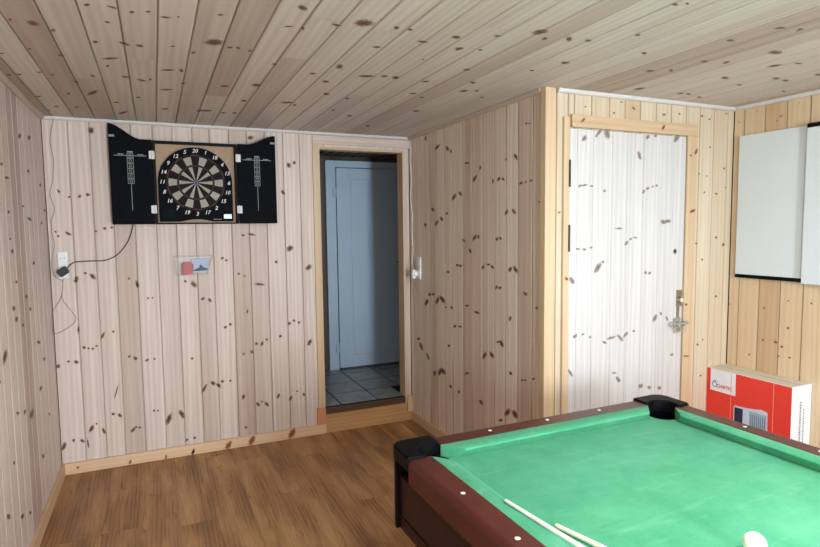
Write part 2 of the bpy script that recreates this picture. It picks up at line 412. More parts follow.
def frame(O, U, V, N):
    """matrix that takes local x,y,z to world U,V,N at O"""
    m = Matrix((Vector(U), Vector(V), Vector(N))).transposed().to_4x4(); m.translation = Vector(O); return m
KN={
'back':[(-610,730,7,11,8,-6),(-552,754,8,-1,-1,-8),(-508,747,13,-7,-4,-10),(-484,960,2,25,6,-1),(-458,839,10,-1,-1,-11),(-432,830,7,-1,0,-6),(-408,825,7,-4,-3,-7),(-385,842,8,-1,0,-7),(-345,908,11,20,6,-5),(-282,931,8,-1,0,-9),(-193,751,7,6,5,-6),(-156,733,10,-11,-7,-8),(-85,713,12,6,3,-7),(-37,718,7,-1,0,-8),(-122,1243,6,-22,-9,-3),(-60,1144,8,0,-1,-8),(-32,1144,6,-1,-1,-7),(-483,1282,12,-1,-1,-9),(-606,193,12,25,9,-7),(-549,222,8,-2,-1,-10),(-499,211,10,-9,-5,-8),(-443,285,14,23,9,-7),(-411,314,6,-1,-1,-7),(-370,257,8,-20,-7,-4),(-309,366,9,-2,-1,-9),(-269,350,11,-9,-5,-9),(-193,238,12,16,7,-6),(-171,254,7,-2,0,-7),(-152,247,7,-1,-1,-7),(-57,353,7,-1,0,-8),(-31,350,6,-1,-1,-7),(36,280,18,36,14,-9),(-468,189,3,-36,-5,0),(-282,521,13,45,4,-2),(238,1224,17,-20,-10,-10),(182,1247,9,-1,0,-9),(294,1117,13,7,5,-9),(341,1104,10,-14,-7,-6),(598,1003,1,15,6,-1),(475,918,10,-1,0,-11),(438,900,11,6,5,-9),(692,1201,32,-5,-1,-9),(904,891,11,8,7,-9),(939,910,10,-1,0,-10),(976,893,11,-1,0,-10),(833,801,12,-1,-1,-11),(1055,730,15,22,11,-8),(655,760,10,-1,0,-11),(696,756,9,15,8,-6),(732,784,10,-1,0,-9),(560,691,8,-1,-1,-9),(620,700,12,-1,-1,-11),(206,694,9,-1,-1,-10),(404,504,12,-1,-1,-10),(460,502,8,-1,-1,-9),(279,468,16,26,8,-6),(339,499,14,-11,-7,-13),(377,479,12,-17,-9,-6),(549,371,8,19,10,-5),(804,342,8,19,10,-5),(898,313,9,16,9,-5),(948,361,9,-1,0,-7),(1001,327,12,-12,-6,-7),(653,299,11,-16,-9,-7),(682,316,7,-1,-1,-8),(717,290,14,-14,-8,-8),(559,137,10,-2,0,-10),(121,302,14,-30,-12,-6),(199,117,9,-2,-1,-10),(148,108,9,5,3,-8),(-548,1862,7,-12,-6,-4),(-492,1827,7,0,-1,-7),(-434,1832,11,9,4,-7),(-387,1843,11,-5,-3,-9),(-567,1576,7,0,0,-7),(-511,1592,15,-12,-5,-7),(-580,1604,6,-5,-3,-5),(-348,2258,16,1,-2,-21),(-299,1622,10,-1,-1,-8),(-351,1605,8,0,0,-6),(-478,1297,10,10,7,-10),(-426,1331,8,-1,-1,-7),(-385,1306,15,-16,-8,-9),(-171,1283,7,0,0,-8),(-123,1235,3,-17,-7,-2),(-258,1628,10,0,-1,-6),(975,2098,11,0,-1,-12),(933,2077,13,8,9,-16),(885,1877,10,-17,-10,-5),(648,1568,26,-5,-2,-8),(588,1564,12,0,-1,-8),(923,1460,18,17,14,-14),(819,1362,9,7,6,-8),(435,1401,11,0,-1,-10),(464,1386,9,0,-1,-8),(546,1283,9,0,-1,-8),(587,1266,8,0,0,-8),(1062,1311,19,18,11,-12),(664,2266,21,1,-1,-12)],
'alcove':[(3766,2189,-36,14,-15,-8),(3607,2159,-18,-18,16,-2),(3556,2133,-4,-11,13,0),(3344,2029,-17,-2,0,-7),(3311,2025,-12,-2,0,-6),(3231,1917,-23,19,-14,-5),(3162,1980,-8,14,-11,-3),(2870,2001,-8,7,-7,-3),(2771,2004,-14,-17,12,-2),(2950,1890,-11,10,-11,-5),(2899,1886,-13,-10,9,-4),(3015,1884,0,13,-12,-1),(2671,2173,-10,-1,0,-5),(2642,2168,-9,-2,0,-4),(2719,1848,-16,4,-6,-6),(2671,1851,-11,-1,0,-5),(2625,1855,-16,2,-3,-5),(3515,1812,-27,21,-18,-6),(3426,1831,-15,-14,15,-4),(3786,1637,-28,21,-18,-5),(3705,1665,-17,-14,20,-4),(3846,1738,-18,-14,18,-4),(3622,1703,-22,0,1,-8),(3978,1625,-6,14,-22,-2),(2866,1686,-10,16,-12,-2),(2789,1690,-14,-15,13,-3),(3234,1534,-20,18,-16,-4),(3186,1539,0,12,-12,0),(3377,1512,-22,-9,8,-5),(3295,1445,-16,-14,12,-4),(2966,1528,-7,11,-13,-3),(2929,1532,-8,-8,10,-3),(3958,2280,-1,16,-17,-2),(2548,1735,-9,-1,0,-4),(3613,1283,-26,1,0,-9),(3472,1340,-22,1,0,-9),(3428,1338,-22,1,0,-9),(3131,1345,-12,12,-14,-3),(3066,1366,-19,1,0,-6),(3019,1352,-12,-10,12,-5),(2826,1349,-12,15,-12,-3),(2771,1352,-15,-17,14,-4),(2973,1229,-8,13,-12,-1),(2935,1230,-19,2,0,-8),(3970,1022,-22,27,-26,-1),(3915,1089,-27,2,0,-12),(3851,1098,-23,3,0,-11),(3783,1056,-20,26,-24,-1),(3700,1073,-32,-23,24,-9),(3648,1022,-18,3,0,-7),(3560,1032,-20,2,0,-10),(3342,1071,-28,4,0,-7),(3208,1042,-36,-2,6,-8),(2673,1219,-16,-8,8,-6),(2566,1151,-14,1,0,-7),(2825,1055,-6,15,-12,-1),(3511,905,-22,4,0,-11),(3437,912,-22,3,0,-8),(4078,654,-26,-26,24,-8),(4128,706,-30,6,0,-10),(3604,747,-24,5,0,-9),(2953,891,-19,4,0,-7),(2916,888,-13,-18,16,-7),(3116,773,-22,26,-17,-2),(3027,794,-20,-15,17,-9),(3955,596,-23,-24,17,-6),(3839,491,-7,20,-23,4),(3748,522,-22,32,-23,2),(3692,535,-24,-15,22,-11),(3582,450,-15,-9,15,-8),(3345,602,-32,11,-2,-8),(3456,445,-22,6,0,-10),(2817,725,-9,-7,12,-7),(2700,712,-11,3,0,-6),(2670,719,-12,3,0,-6),(2590,746,-16,4,0,-6),(3159,453,-22,-8,14,-11),(2852,475,-22,28,-19,-1),(2773,486,-20,-18,18,-11),(2926,402,-22,7,0,-8)],
'wing':[(2178,2250,8,0,0,-5),(2527,2268,14,-8,-6,-6),(2434,2295,10,1,1,-4),(2382,2231,9,1,0,-7),(2764,2249,15,1,0,-7),(2891,2262,10,0,0,-6),(3083,2262,10,1,0,-9),(3147,2247,11,1,0,-7),(3298,2292,10,1,0,-7),(3159,2078,11,1,1,-6),(3073,1912,10,0,0,-7),(3139,1902,10,1,1,-5),(3294,1953,11,0,0,-8),(3122,1801,9,0,0,-6),(3228,1793,13,0,1,-8),(3311,1833,8,0,0,-6),(3063,1484,12,0,0,-8),(3308,1473,10,11,13,-5),(3240,1519,13,-1,0,-9),(3120,1383,11,-1,0,-7),(3254,1144,13,0,0,-8),(3146,872,10,-1,0,-7),(3100,846,12,-1,0,-8),(3136,642,11,-2,0,-7)],
'casing':[(2145,2173,14,16,8,-4),(2741,2170,13,18,10,-4),(2973,2017,13,0,0,-8),(3017,2043,14,22,12,-4),(2999,1685,25,10,8,-10),(1990,1675,13,0,0,-6),(2967,1112,14,-1,0,-10),(2979,789,32,-4,0,-6),(2045,1314,11,-11,-8,-5)],
'door':[(2163,2079,10,14,11,-5),(2263,2113,21,21,8,-4),(2324,2111,6,-23,-18,-4),(2628,2110,11,10,8,-6),(2688,2119,10,1,0,-6),(2860,2115,20,22,13,-6),(2565,2001,8,-20,-12,-3),(2163,1824,21,3,1,-5),(2135,1820,9,5,4,-5),(2218,1821,11,1,0,-5),(2310,1796,8,1,0,-7),(2605,1797,7,10,8,-3),(2636,1815,9,6,7,-6),(2673,1825,8,0,0,-6),(2705,1833,10,0,0,-6),(2420,1585,25,0,0,-5),(2766,1620,8,11,17,-7),(2805,1624,-1,9,23,0),(2480,1500,12,11,8,-5),(2511,1523,9,6,5,-4),(2547,1530,14,-1,1,-5),(2127,1475,13,0,0,-6),(2173,1472,11,0,0,-6),(2219,1480,10,0,0,-6),(2870,1441,3,15,12,-2),(2270,1367,19,25,13,-7),(2306,1397,10,0,0,-6),(2633,1323,11,-1,0,-9),(2665,1318,11,0,0,-8),(2868,1442,6,8,13,-6),(2088,1303,13,-19,-11,-5),(2716,1046,12,19,13,-5),(2764,1069,9,0,0,-10),(2814,1036,8,-14,-8,-2),(2114,989,14,7,5,-7),(2169,995,10,-1,0,-5),(2221,975,8,-1,0,-7),(2327,934,15,-7,-4,-5),(2377,957,31,4,2,-7),(2446,949,19,-18,-8,-5),(2484,964,16,14,8,-5),(2549,981,11,-1,0,-6),(2084,784,13,-20,-8,-3),(2435,704,12,-17,-10,-4),(2405,747,17,-2,0,-5),(2612,643,18,-2,0,-13),(2683,625,2,9,15,-4),(2765,612,13,-2,0,-10),(2863,807,9,6,8,-6)],
'right':[(2490,1086,-8,1,0,-7),(2259,1090,-8,1,0,-9),(2258,892,-8,2,0,-9),(2179,893,-14,-3,2,-8),(2141,872,-11,2,0,-8),(2114,1150,-8,1,-1,-6),(2110,989,-8,2,0,-8),(1986,1150,-7,1,-1,-7),(2157,812,-9,2,0,-7),(2342,785,-8,2,0,-7),(2094,816,-12,3,0,-5),(2348,2284,-4,-1,0,-4),(2222,2204,-7,-1,0,-5),(2200,2228,-12,4,-2,-4),(2098,2283,-4,0,0,-4),(2463,2240,-5,-1,0,-5)],
'ceiling':[(-356,2411,16,10,-6,23),(-304,2467,8,-3,-2,16),(-421,2400,6,-2,-2,12),(-323,2798,10,4,-3,18),(-423,2744,6,-2,-2,11),(-448,3123,9,-3,-3,15),(-402,3151,9,-3,-3,15),(-540,3197,11,-4,-3,16),(-584,3224,10,-4,-4,18),(-317,3258,10,-4,-2,19),(-265,3474,27,-52,-1,40),(-233,3104,8,12,-3,20),(-383,3538,10,-4,-3,22),(-539,3668,15,-6,-4,21),(-140,2771,30,-18,-1,16),(-177,2554,9,-4,-2,20),(-118,2303,8,1,-1,12),(-93,2148,14,6,-1,10),(-37,2170,8,-4,-1,13),(13,2144,8,-4,-1,10),(67,2177,18,-2,-1,10),(107,2158,4,-2,1,8),(-76,2536,19,16,-2,15),(-22,2541,15,2,-1,16),(98,2500,8,-3,0,10),(-94,3068,17,4,-1,17),(-25,3107,20,12,-1,18),(13,3076,6,-2,0,23),(87,2870,27,-10,1,14),(144,2856,8,-3,2,26),(88,3265,30,-12,1,17),(178,2556,8,-4,1,15),(-49,3504,12,-4,-1,20),(90,3772,21,-8,0,23),(-489,3917,14,-5,-4,23),(-158,2897,7,-3,-1,18),(-167,2155,10,-4,-1,12),(-146,3983,29,-55,0,32),(-165,3684,13,-5,-1,22),(161,3096,10,-4,1,16),(284,3754,16,-23,3,30),(-547,4054,10,-3,-3,21),(-384,3899,12,-4,-2,20),(-539,2855,9,-4,-3,12),(237,2082,9,-4,1,10),(244,2390,32,-13,4,38),(309,2432,12,-5,2,12),(340,2426,9,2,1,14),(388,2446,7,-3,2,14),(356,3080,21,-8,2,19),(502,3001,21,-8,5,31),(473,2108,14,-6,2,9),(526,2106,6,-2,4,17),(629,2028,18,2,3,10),(479,1917,-2,-20,18,8),(516,2598,10,-3,3,14),(714,1974,29,-12,11,31),(795,2530,11,-14,11,30),(712,2687,15,-6,4,15),(807,2805,15,-6,6,22),(883,3059,15,-6,8,28),(1020,3117,12,-4,7,21),(962,2637,34,-13,7,20),(1042,2605,15,-6,7,17),(1104,2610,15,-6,11,26),(840,1973,9,-3,7,17),(851,2206,15,-6,5,12),(730,3340,34,-13,5,23),(786,3392,9,-4,6,24),(495,3381,13,-5,4,26),(322,3740,29,-11,2,27),(489,3751,13,-5,3,24),(1037,3451,10,-4,7,22),(1187,3582,16,-6,8,24),(1422,3889,14,-5,10,28),(422,3768,15,-6,2,20),(996,2079,21,-2,5,12),(1093,1981,17,-6,9,16),(1171,2102,12,-15,10,17),(894,1971,9,-4,5,11),(1263,2083,9,-3,7,10),(1357,1812,18,-22,17,20),(1421,1865,7,-8,10,12),(1514,1833,11,-5,18,22),(1713,2099,18,-8,13,16),(1597,1819,11,-5,10,11),(1649,2259,10,-4,8,11),(1099,2291,4,-2,5,10),(1271,2623,18,-7,8,15),(1549,2725,12,-20,14,21),(1613,2700,12,-5,9,15),(1503,2553,14,-6,10,18),(1525,3290,20,-8,13,28),(1316,2878,20,-7,8,16),(1401,2943,11,-4,8,17),(1356,2361,14,-6,9,15),(1232,1909,13,-6,5,8),(1718,2820,9,-4,9,14),(1936,1859,11,-5,15,14),(2179,2056,14,-12,15,13),(2268,2011,8,-4,18,16),(2406,2336,15,-25,17,15),(2709,2335,14,-14,14,12),(2891,2362,13,-5,18,14),(2284,1846,10,-9,14,10),(2393,1820,1,-16,18,12),(2128,1602,15,-6,13,10),(2170,1433,14,-12,12,8),(2260,1416,-2,-14,13,6),(2658,1774,14,-22,18,11),(2892,1921,11,-11,24,15),(2984,1930,11,-10,22,14),(2637,2010,19,-7,24,18),(2841,2079,14,-6,14,10),(1644,1399,6,-2,8,6),(1612,1420,10,-4,10,8),(3023,1793,19,-7,19,11),(1730,1695,10,-4,10,10),(2458,1637,28,-11,26,17),(2763,2328,13,-5,16,14),(3213,2086,10,-4,16,10),(2724,1706,18,-7,14,8)],
'left':[(3244,1860,2,8,52,4),(3601,2107,20,20,42,4),(3857,2136,6,17,51,8),(3053,1726,13,13,30,0),(3255,1513,4,14,36,-1),(3231,1698,30,1,-3,-10),(3769,1940,42,4,-4,-12),(3718,1676,36,7,55,-11),(3757,1431,42,-2,-4,-12),(4076,1658,43,1,-4,-10),(3228,1572,26,-1,-2,-7),(3506,1268,36,-4,-3,-11),(4114,1889,44,3,-4,-12),(4208,1739,38,1,-3,-11),(3160,1914,33,3,-2,-9),(3570,1739,33,2,-2,-8),(3302,1362,32,-3,-3,-9),(3249,1186,16,13,37,-7),(3208,1244,5,14,38,-5),(2980,1058,35,29,39,-9),(3381,1138,31,-4,-3,-11),(3586,1192,35,-5,-4,-11),(3753,983,40,1,44,-17),(3292,717,16,11,29,-10),(3446,660,46,16,53,-19),(3146,754,27,-2,30,-17),(3885,860,17,10,42,-10),(3732,723,37,8,36,-12),(3672,351,44,-16,-5,-14),(2853,388,38,-18,-4,-13),(3097,273,15,8,34,-17),(2859,974,29,-7,-3,-9),(3012,564,25,-9,-3,-9),(3932,514,36,-11,-4,-10),(3263,213,30,-14,-4,-10)],
'base':[(429,28,16,21,10,-10),(596,36,16,25,12,-10),(895,41,18,28,14,-10),(185,23,7,18,6,-3),(-220,21,5,12,5,-3),(6,15,4,12,5,-3),(185,19,8,12,6,-4),(-533,40,7,-1,-1,-6)]}
JOINTS=[(1.23, 1.846), (1.855, 1.604), (0.846, 2.032), (0.596, 2.486), (1.1, 3.027), (0.333, 3.324), (-0.312, 3.168), (1.72, 1.674), (1.665, 2.074), (0.594, 1.991), (0.014, 2.735)]
CABLE=[(-0.55, 4.2475716330566, 2.318), (-0.574, 4.268, 2.215), (-0.578, 4.268, 2.153), (-0.566, 4.268, 2.059), (-0.578, 4.268, 1.933), (-0.597, 4.268, 1.844), (-0.577, 4.268, 1.749), (-0.599, 4.268, 1.673), (-0.599, 4.268, 1.59), (-0.589, 4.268, 1.52), (-0.607, 4.268, 1.437), (-0.609, 4.268, 1.372), (-0.602, 4.268, 1.327), (-0.581, 4.268, 1.3), (-0.56, 4.268, 1.286), (-0.558, 4.268, 1.24), (-0.571, 4.268, 1.182), (-0.589, 4.268, 1.144), (-0.617, 4.268, 1.101), (-0.618, 4.19, 1.06), (-0.618, 4.19, 1.016), (-0.618, 4.258, 0.947), (-0.559, 4.268, 0.968), (-0.507, 4.268, 1.007), (-0.496, 4.268, 1.046), (-0.53, 4.268, 1.108), (-0.561, 4.268, 1.162), (-0.562, 4.268, 1.214), (-0.555, 4.268, 1.279), (-0.547, 4.268, 1.318)]
# ------------------------------------------------------------------ setting: boarded walls
X3, Y3, Z3 = Vector((1, 0, 0)), Vector((0, 1, 0)), Vector((0, 0, 1))
def tone(p_brown=0.25):
    return random.uniform(0.75, 1.0) if random.random() < p_brown else random.uniform(0.0, 0.5)
def boards(edges, v0, v1, p=0.25, tones=None):
    return [(a, b, v0, v1, (tones or {}).get(i, tone(p))) for i, (a, b) in enumerate(zip(edges[:-1], edges[1:]))]
def even(a, b, pitch, first=None):
    e = [a]; x = a+pitch if first is None else first
    while x < b-0.03: e.append(x); x += pitch
    return e+[b]

# back wall with the dartboard, doorway cut out at its right
w = MB()
eb = [XL, -.482, -.359, -.244, -.118, .014, .139, .264, .378, .508, .632, .760, .892, 1.015, 1.125]
w.planks((0, YB, 0), X3, Z3, -Y3, boards(eb, 0, H, .12, {7: .85, 9: .95, 10: .9, 2: .6, 4: .55, 6: .6}), gtone=.6)
w.planks((0, YB, 0), X3, Z3, -Y3, [(1.125, XA, 2.225, H, .3), (1.868, XA, 0, 2.225, .7)])
w.knots((0, YB, 0), X3, Z3, -Y3, KN['back'], 1, grow=1.25)
w.box((XL-.08, YB+.0135, -.05), (1.148, YB+.09, H+.06), 2); w.box((1.148, YB+.0135, 2.225), (XA+.6, YB+.09, H+.06), 2)
w.box((1.868, YB+.0135, -.05), (XA+.6, YB+.09, 2.225), 2); w.box((1.148, YB+.0135, -.05), (1.868, YB+.09, .13), 2)
struct(w.build('wall_back', ['white_pine', 'knot', 'shell']))


w = MB()
ea = [YW-.004, 2.611, 2.749, 2.873, 2.997, 3.137, 3.266, 3.394, 3.545, 3.660, 3.786, 3.907, 4.073, 4.212, YB]
w.planks((XA, 0, 0), Y3, Z3, -X3, boards(ea, 0, H, .2, {6: .95, 4: .85, 7: .7, 0: .8, 8: .6, 3: .75}), gw=.014, slit=.0045)
w.knots((XA, 0, 0), Y3, Z3, -X3, KN['alcove'], 1, grow=1.3)
w.box((XA+.0135, YW+.0135, -.05), (XA+.09, YB+.005, H+.06), 2)
struct(w.build('wall_alcove', ['alcove_pine', 'knot', 'shell']))

# wall with the plank door
w = MB()
ew = [XA, 1.985, 2.103, 2.222, 2.35, 2.465, 2.582, 2.704, 2.826, 2.949, 3.068, 3.191, 3.317, XR]
bw = []
for a, b in zip(ew[:-1], ew[1:]):
    if b <= 2.06 or a >= 2.94: bw.append((a, b, 0, H, tone(.2)))
    elif a < 2.06 < b:
        bw.append((a, 2.062, 0, H, .3)); bw.append((2.062, b, 2.13, H, .3))
    else: bw.append((a, b, 2.13, H, tone(.25)))
w.planks((0, YW, 0), X3, Z3, -Y3, bw)
w.knots((0, YW, 0), X3, Z3, -Y3, KN['wing'], 1, grow=1.05)
w.box((XA+.0135, YW+.0135, 2.13), (XR+.09, YW+.09, H+.06), 2); w.box((XA+.0135, YW+.0135, -.05), (2.05, YW+.09, 2.13), 2)
w.box((2.95, YW+.0135, -.05), (XR+.09, YW+.09, 2.13), 2); w.box((2.05, YW+.05, -.05), (2.95, YW+.09, 2.13), 2)
struct(w.build('wall_wing', ['wing_pine', 'knot_red', 'shell']))

# right wall: window opening near the front of the room
W2 = (-2.50, -.40, .80, 2.05)      # y0 y1 z0 z1
W3 = (-2.60, -1.55, .95, 2.05)      # added left wall opening, y0 y1 z0 z1
W1 = (.60, 1.36, .20, 2.08)       # x0 x1 z0 z1 in the front wall
def wall_with_hole(mb, O, U, N, e, hole, p):
    a0, a1, z0, z1 = hole
    for a, b in zip(e[:-1], e[1:]):
        t = tone(p)
        cuts = [a] + [c for c in (a0, a1) if a < c < b] + [b]
        for c, d in zip(cuts[:-1], cuts[1:]):
            if c >= a0-1e-6 and d <= a1+1e-6:
                mb.planks(O, U, Z3, N, [(c, d, 0, z0, t), (c, d, z1, H, t)])
            else: mb.planks(O, U, Z3, N, [(c, d, 0, H, t)])
w = MB()
wall_with_hole(w, (XL, 0, 0), Y3, X3, even(YF, YB, .128, YF+.1), W3, .15)
w.knots((XL, 0, 0), Y3, Z3, X3, KN['left'], 1)
extra = []
for k in range(26):
    y = random.uniform(YF, 1.6); z = random.uniform(.15, 2.2)
    if y < W3[1]+.06 and W3[2]-.06 < z < W3[3]+.06: continue
    a = random.choice((-1, 1))*random.uniform(.5, 1.1); l = random.uniform(6, 22); s = random.uniform(5, 9)
    extra.append((int(y*1000), int(z*1000), l*math.cos(a), l*math.sin(a), -s*math.sin(a), s*math.cos(a)))
w.knots((XL, 0, 0), Y3, Z3, X3, extra, 1)
a0, a1, z0, z1 = W3
for lo, hi in (((XL-.09, YF-.1, -.05), (XL-.0135, a0, H+.06)), ((XL-.09, a1, -.05), (XL-.0135, YB+.09, H+.06)), ((XL-.09, a0, -.05), (XL-.0135, a1, z0)), ((XL-.09, a0, z1), (XL-.0135, a1, H+.06))):
    w.box(lo, hi, 2)
struct(w.build('wall_left', ['left_pine', 'knot', 'shell']))
er = [YF] + [round(2.427-.1305*k, 3) for k in range(41, -1, -1)] + [YW]
er = [e for e in er if YF <= e <= YW]
w = MB()
wall_with_hole(w, (XR, 0, 0), Y3, -X3, er, W2, .25)
w.knots((XR, 0, 0), Y3, Z3, -X3, KN['right'], 1)
rk = []
for k in range(40):
    y = random.uniform(YF, 2.0); z = random.uniform(.1, 2.2)
    if W2[0]-.05 < y < W2[1]+.05 and W2[2]-.05 < z < W2[3]+.05: continue
    s = random.uniform(6, 10); rk.append((int(y*1000), int(z*1000), s*1.2, 0, 0, s))
w.knots((XR, 0, 0), Y3, Z3, -X3, rk, 1)
a0, a1, z0, z1 = W2
for lo, hi in (((XR+.0135, YF-.1, -.05), (XR+.09, a0, H+.06)), ((XR+.0135, a1, -.05), (XR+.09, YW+.09, H+.06)), ((XR+.0135, a0, -.05), (XR+.09, a1, z0)), ((XR+.0135, a0, z1), (XR+.09, a1, H+.06))):
    w.box(lo, hi, 2)
struct(w.build('wall_right', ['right_pine', 'knot_red', 'shell']))

w = MB()
wall_with_hole(w, (0, YF, 0), X3, Y3, even(XL, XR, .128), W1, .2)
fk = []
for k in range(40):
    x = random.uniform(XL+.05, XR-.05); z = random.uniform(.1, 2.2)
    if W1[0]-.05 < x < W1[1]+.05 and W1[2]-.05 < z < W1[3]+.05: continue
    s = random.uniform(6, 10); fk.append((int(x*1000), int(z*1000), s*1.3, s*.6, -s*.5, s))
w.knots((0, YF, 0), X3, Z3, Y3, fk, 1)
a0, a1, z0, z1 = W1
for lo, hi in (((XL-.09, YF-.09, -.05), (a0, YF-.0135, H+.06)), ((a1, YF-.09, -.05), (XR+.09, YF-.0135, H+.06)), ((a0, YF-.09, -.05), (a1, YF-.0135, z0)), ((a0, YF-.09, z1), (a1, YF-.0135, H+.06))):
    w.box(lo, hi, 2)
struct(w.build('wall_front', ['white_pine', 'knot', 'shell']))

# ceiling boards run towards the back wall, with butt joints
w = MB()
ec = [XL] + [round(.042+.12*k, 3) for k in range(-5, 28)] + [XR]
ec = [e for e in ec if XL <= e <= XR]
w_tones = {}
cb = []
for i, (a, b) in enumerate(zip(ec[:-1], ec[1:])):
    yend = YB if a < XA-.01 else YW
    if a < XA-.01 < b-.01 and b > XA+.02: pass
    cuts = [YF]+sorted(y for x, y in JOINTS if a <= x < b and y < yend-.1)
    if random.random() < .8: cuts.append(random.uniform(-1.2, .9))
    cuts = sorted(cuts)+[yend]
    for c, d in zip(cuts[:-1], cuts[1:]):
        if d-c > .05: cb.append((a, b, c+.0015, d-.0015, tone(.3)))
w.planks((0, 0, H), X3, Y3, -Z3, cb, depth=.012, gw=.011, gtone=.75)
w.knots((0, 0, H), X3, Y3, -Z3, KN['ceiling'], 1, grow=1.25)
ck = []
for k in range(50):
    x = random.uniform(XL+.05, XR-.05); y = random.uniform(YF+.1, .6); s = random.uniform(6, 11)
    ck.append((int(x*1000), int(y*1000), s*1.6, 0, 0, s))
w.knots((0, 0, H), X3, Y3, -Z3, ck, 1)
w.box((XL-.09, YF-.1, H+.0135), (XR+.09, YW+.09, H+.07), 2); w.box((XL-.09, YW+.09, H+.0135), (XA+.09, YB+.09, H+.07), 2)
struct(w.build('ceiling', ['ceiling_pine', 'knot_soft', 'wing_pine']))

# laminate floor, planks along the room
w = MB()
fb = []
e = even(XL, XR, .192, XL+.11)
for i, (a, b) in enumerate(zip(e[:-1], e[1:])):
    y = YF; cuts = [YF]; y = YF+random.uniform(.2, 1.2)
    while y < YB-.1: cuts.append(y); y += 1.28
    cuts.append(YB)
    for c, d in zip(cuts[:-1], cuts[1:]): fb.append((a, b, c, d-.001, random.uniform(0, .75)))
w.planks((0, 0, 0), X3, Y3, Z3, fb, depth=.0012, gw=.0022, gtone=0, slit=.0003)
w.box((XL-.09, YF-.1, -.06), (XR+.09, YB+.09, -.004), 1)
struct(w.build('floor', ['floor', 'shell']))

# baseboards
T = .016; BH = .075
def base(name, lo, hi, along, kn=None):
    w = MB(); w.box(lo, hi, 0, along, .2, bev=.003)
    if kn: w.knots((0, YB-.018, 0), X3, Z3, -Y3, kn, 1, grow=1.5)
    struct(w.build(name, ['trim_pine', 'knot_red']))
base('baseboard_back', (XL+T, YB-.018, 0), (1.168, YB-.0005, BH), 0, KN['base'])
base('baseboard_left', (XL+.0005, YF+T, 0), (XL+T+.004, YB-.0005, BH), 1)
base('baseboard_alcove', (XA-T, YW+.04, 0), (XA-.0005, YB-.001, BH), 1)
base('baseboard_right', (XR-T, YF+T, 0), (XR-.0005, YW-.001, BH), 1)
base('baseboard_wing', (3.03, YW-T, 0), (XR-T-.001, YW-.0005, BH), 0)
base('baseboard_front', (XL+.03, YF+.0005, 0), (XR-T-.001, YF+T, BH), 0)

# crown strips under the ceiling (quarter round)
def crown(name, a, b, n, m, r=.024, drop=0.0):
    """quarter-round moulding from a to b, n = direction away from the wall"""
    w = MB(); a = Vector(a); b = Vector(b); n = Vector(n); N = 8
    prof = [(0, 0)]+[(r*math.cos(t), -r*math.sin(t)) for t in [PI/2*k/N for k in range(N+1)]]
    A = [w.add(a+n*u+Z3*v) for u, v in prof]; B = [w.add(b+n*u+Z3*v) for u, v in prof]
    for k in range(len(prof)):
        j = (k+1) % len(prof); w.face((A[k], A[j], B[j], B[k]), 0, smooth=0 < k < len(prof)-1)
    w.cap(A); w.cap(B[::-1])
    struct(w.build(name, m))
e_ = .0005
crown('trim_1', (XL+.002, YB-e_, H-e_), (XA-.002, YB-e_, H-e_), (0, -1, 0), 'crown', .02)
crown('trim_2', (XL+e_, YF+.03, H-e_), (XL+e_, YB-.025, H-e_), (1, 0, 0), 'crown_wood', .024)
crown('trim_3', (XA-e_, YW+.035, H-e_), (XA-e_, YB-.025, H-e_), (-1, 0, 0), 'crown_wood', .022)
crown('trim_4', (1.985, YW-e_, H-e_), (XR-.002, YW-e_, H-e_), (0, -1, 0), 'crown', .022)
crown('trim_5', (XR-e_, YF+.03, H-e_), (XR-e_, YW-.025, H-e_), (-1, 0, 0), 'crown', .022)

# outside corner post of the alcove
w = MB()
w.box((XA-.012, YW-.012, 0), (XA+.055, YW-.0005, H-.001), 0, 2, .15, bev=.002)
w.box((XA-.012, YW-.0004, 0), (XA-.0005, YW+.032, H-.001), 0, 2, .5, bev=.002)
struct(w.build('trim_6', ['casing_pine']))

# doorway casing: left board, pale header, jamb linings, reddish plinth block
w = MB()
w.box((1.112, YB-.016, .207), (1.166, YB-.0005, 2.245), 0, 2, .1, bev=.002)
w.box((1.112, YB-.020, 2.245), (XA-.001, YB-.0005, 2.306), 3, 0, .2, bev=.002)
w.box((1.149, YB, .135), (1.166, YB+.10, 2.222), 0, 2, .3)
w.box((1.850, YB-.012, .135), (1.868, YB+.10, 2.222), 0, 2, .3, bev=.001)
w.box((1.149, YB-.002, 2.208), (1.868, YB+.10, 2.2255), 0, 0, .6)
w.box((1.098, YB-.019, BH+.0005), (1.167, YB-.0005, .207), 2, 2, .6, bev=.002)
w.box((1.866, YB-.03, BH+.0005), (XA-.0005, YB-.0005, .205), 0, 2, .6, bev=.002)
struct(w.build('trim_7', ['casing_pine', 'wing_pine', 'red_block', 'white_pine']))

# step up into the hall
w = MB()
w.box((1.169, YB-.014, 0), (XA-T-.001, YB-.0005, .150), 0, 0, .3)
w.box((1.168, YB-.020, .150), (1.849, YB+.008, .200), 1, 0, .5, bev=.004)
struct(w.build('door_step', ['riser', 'threshold']))

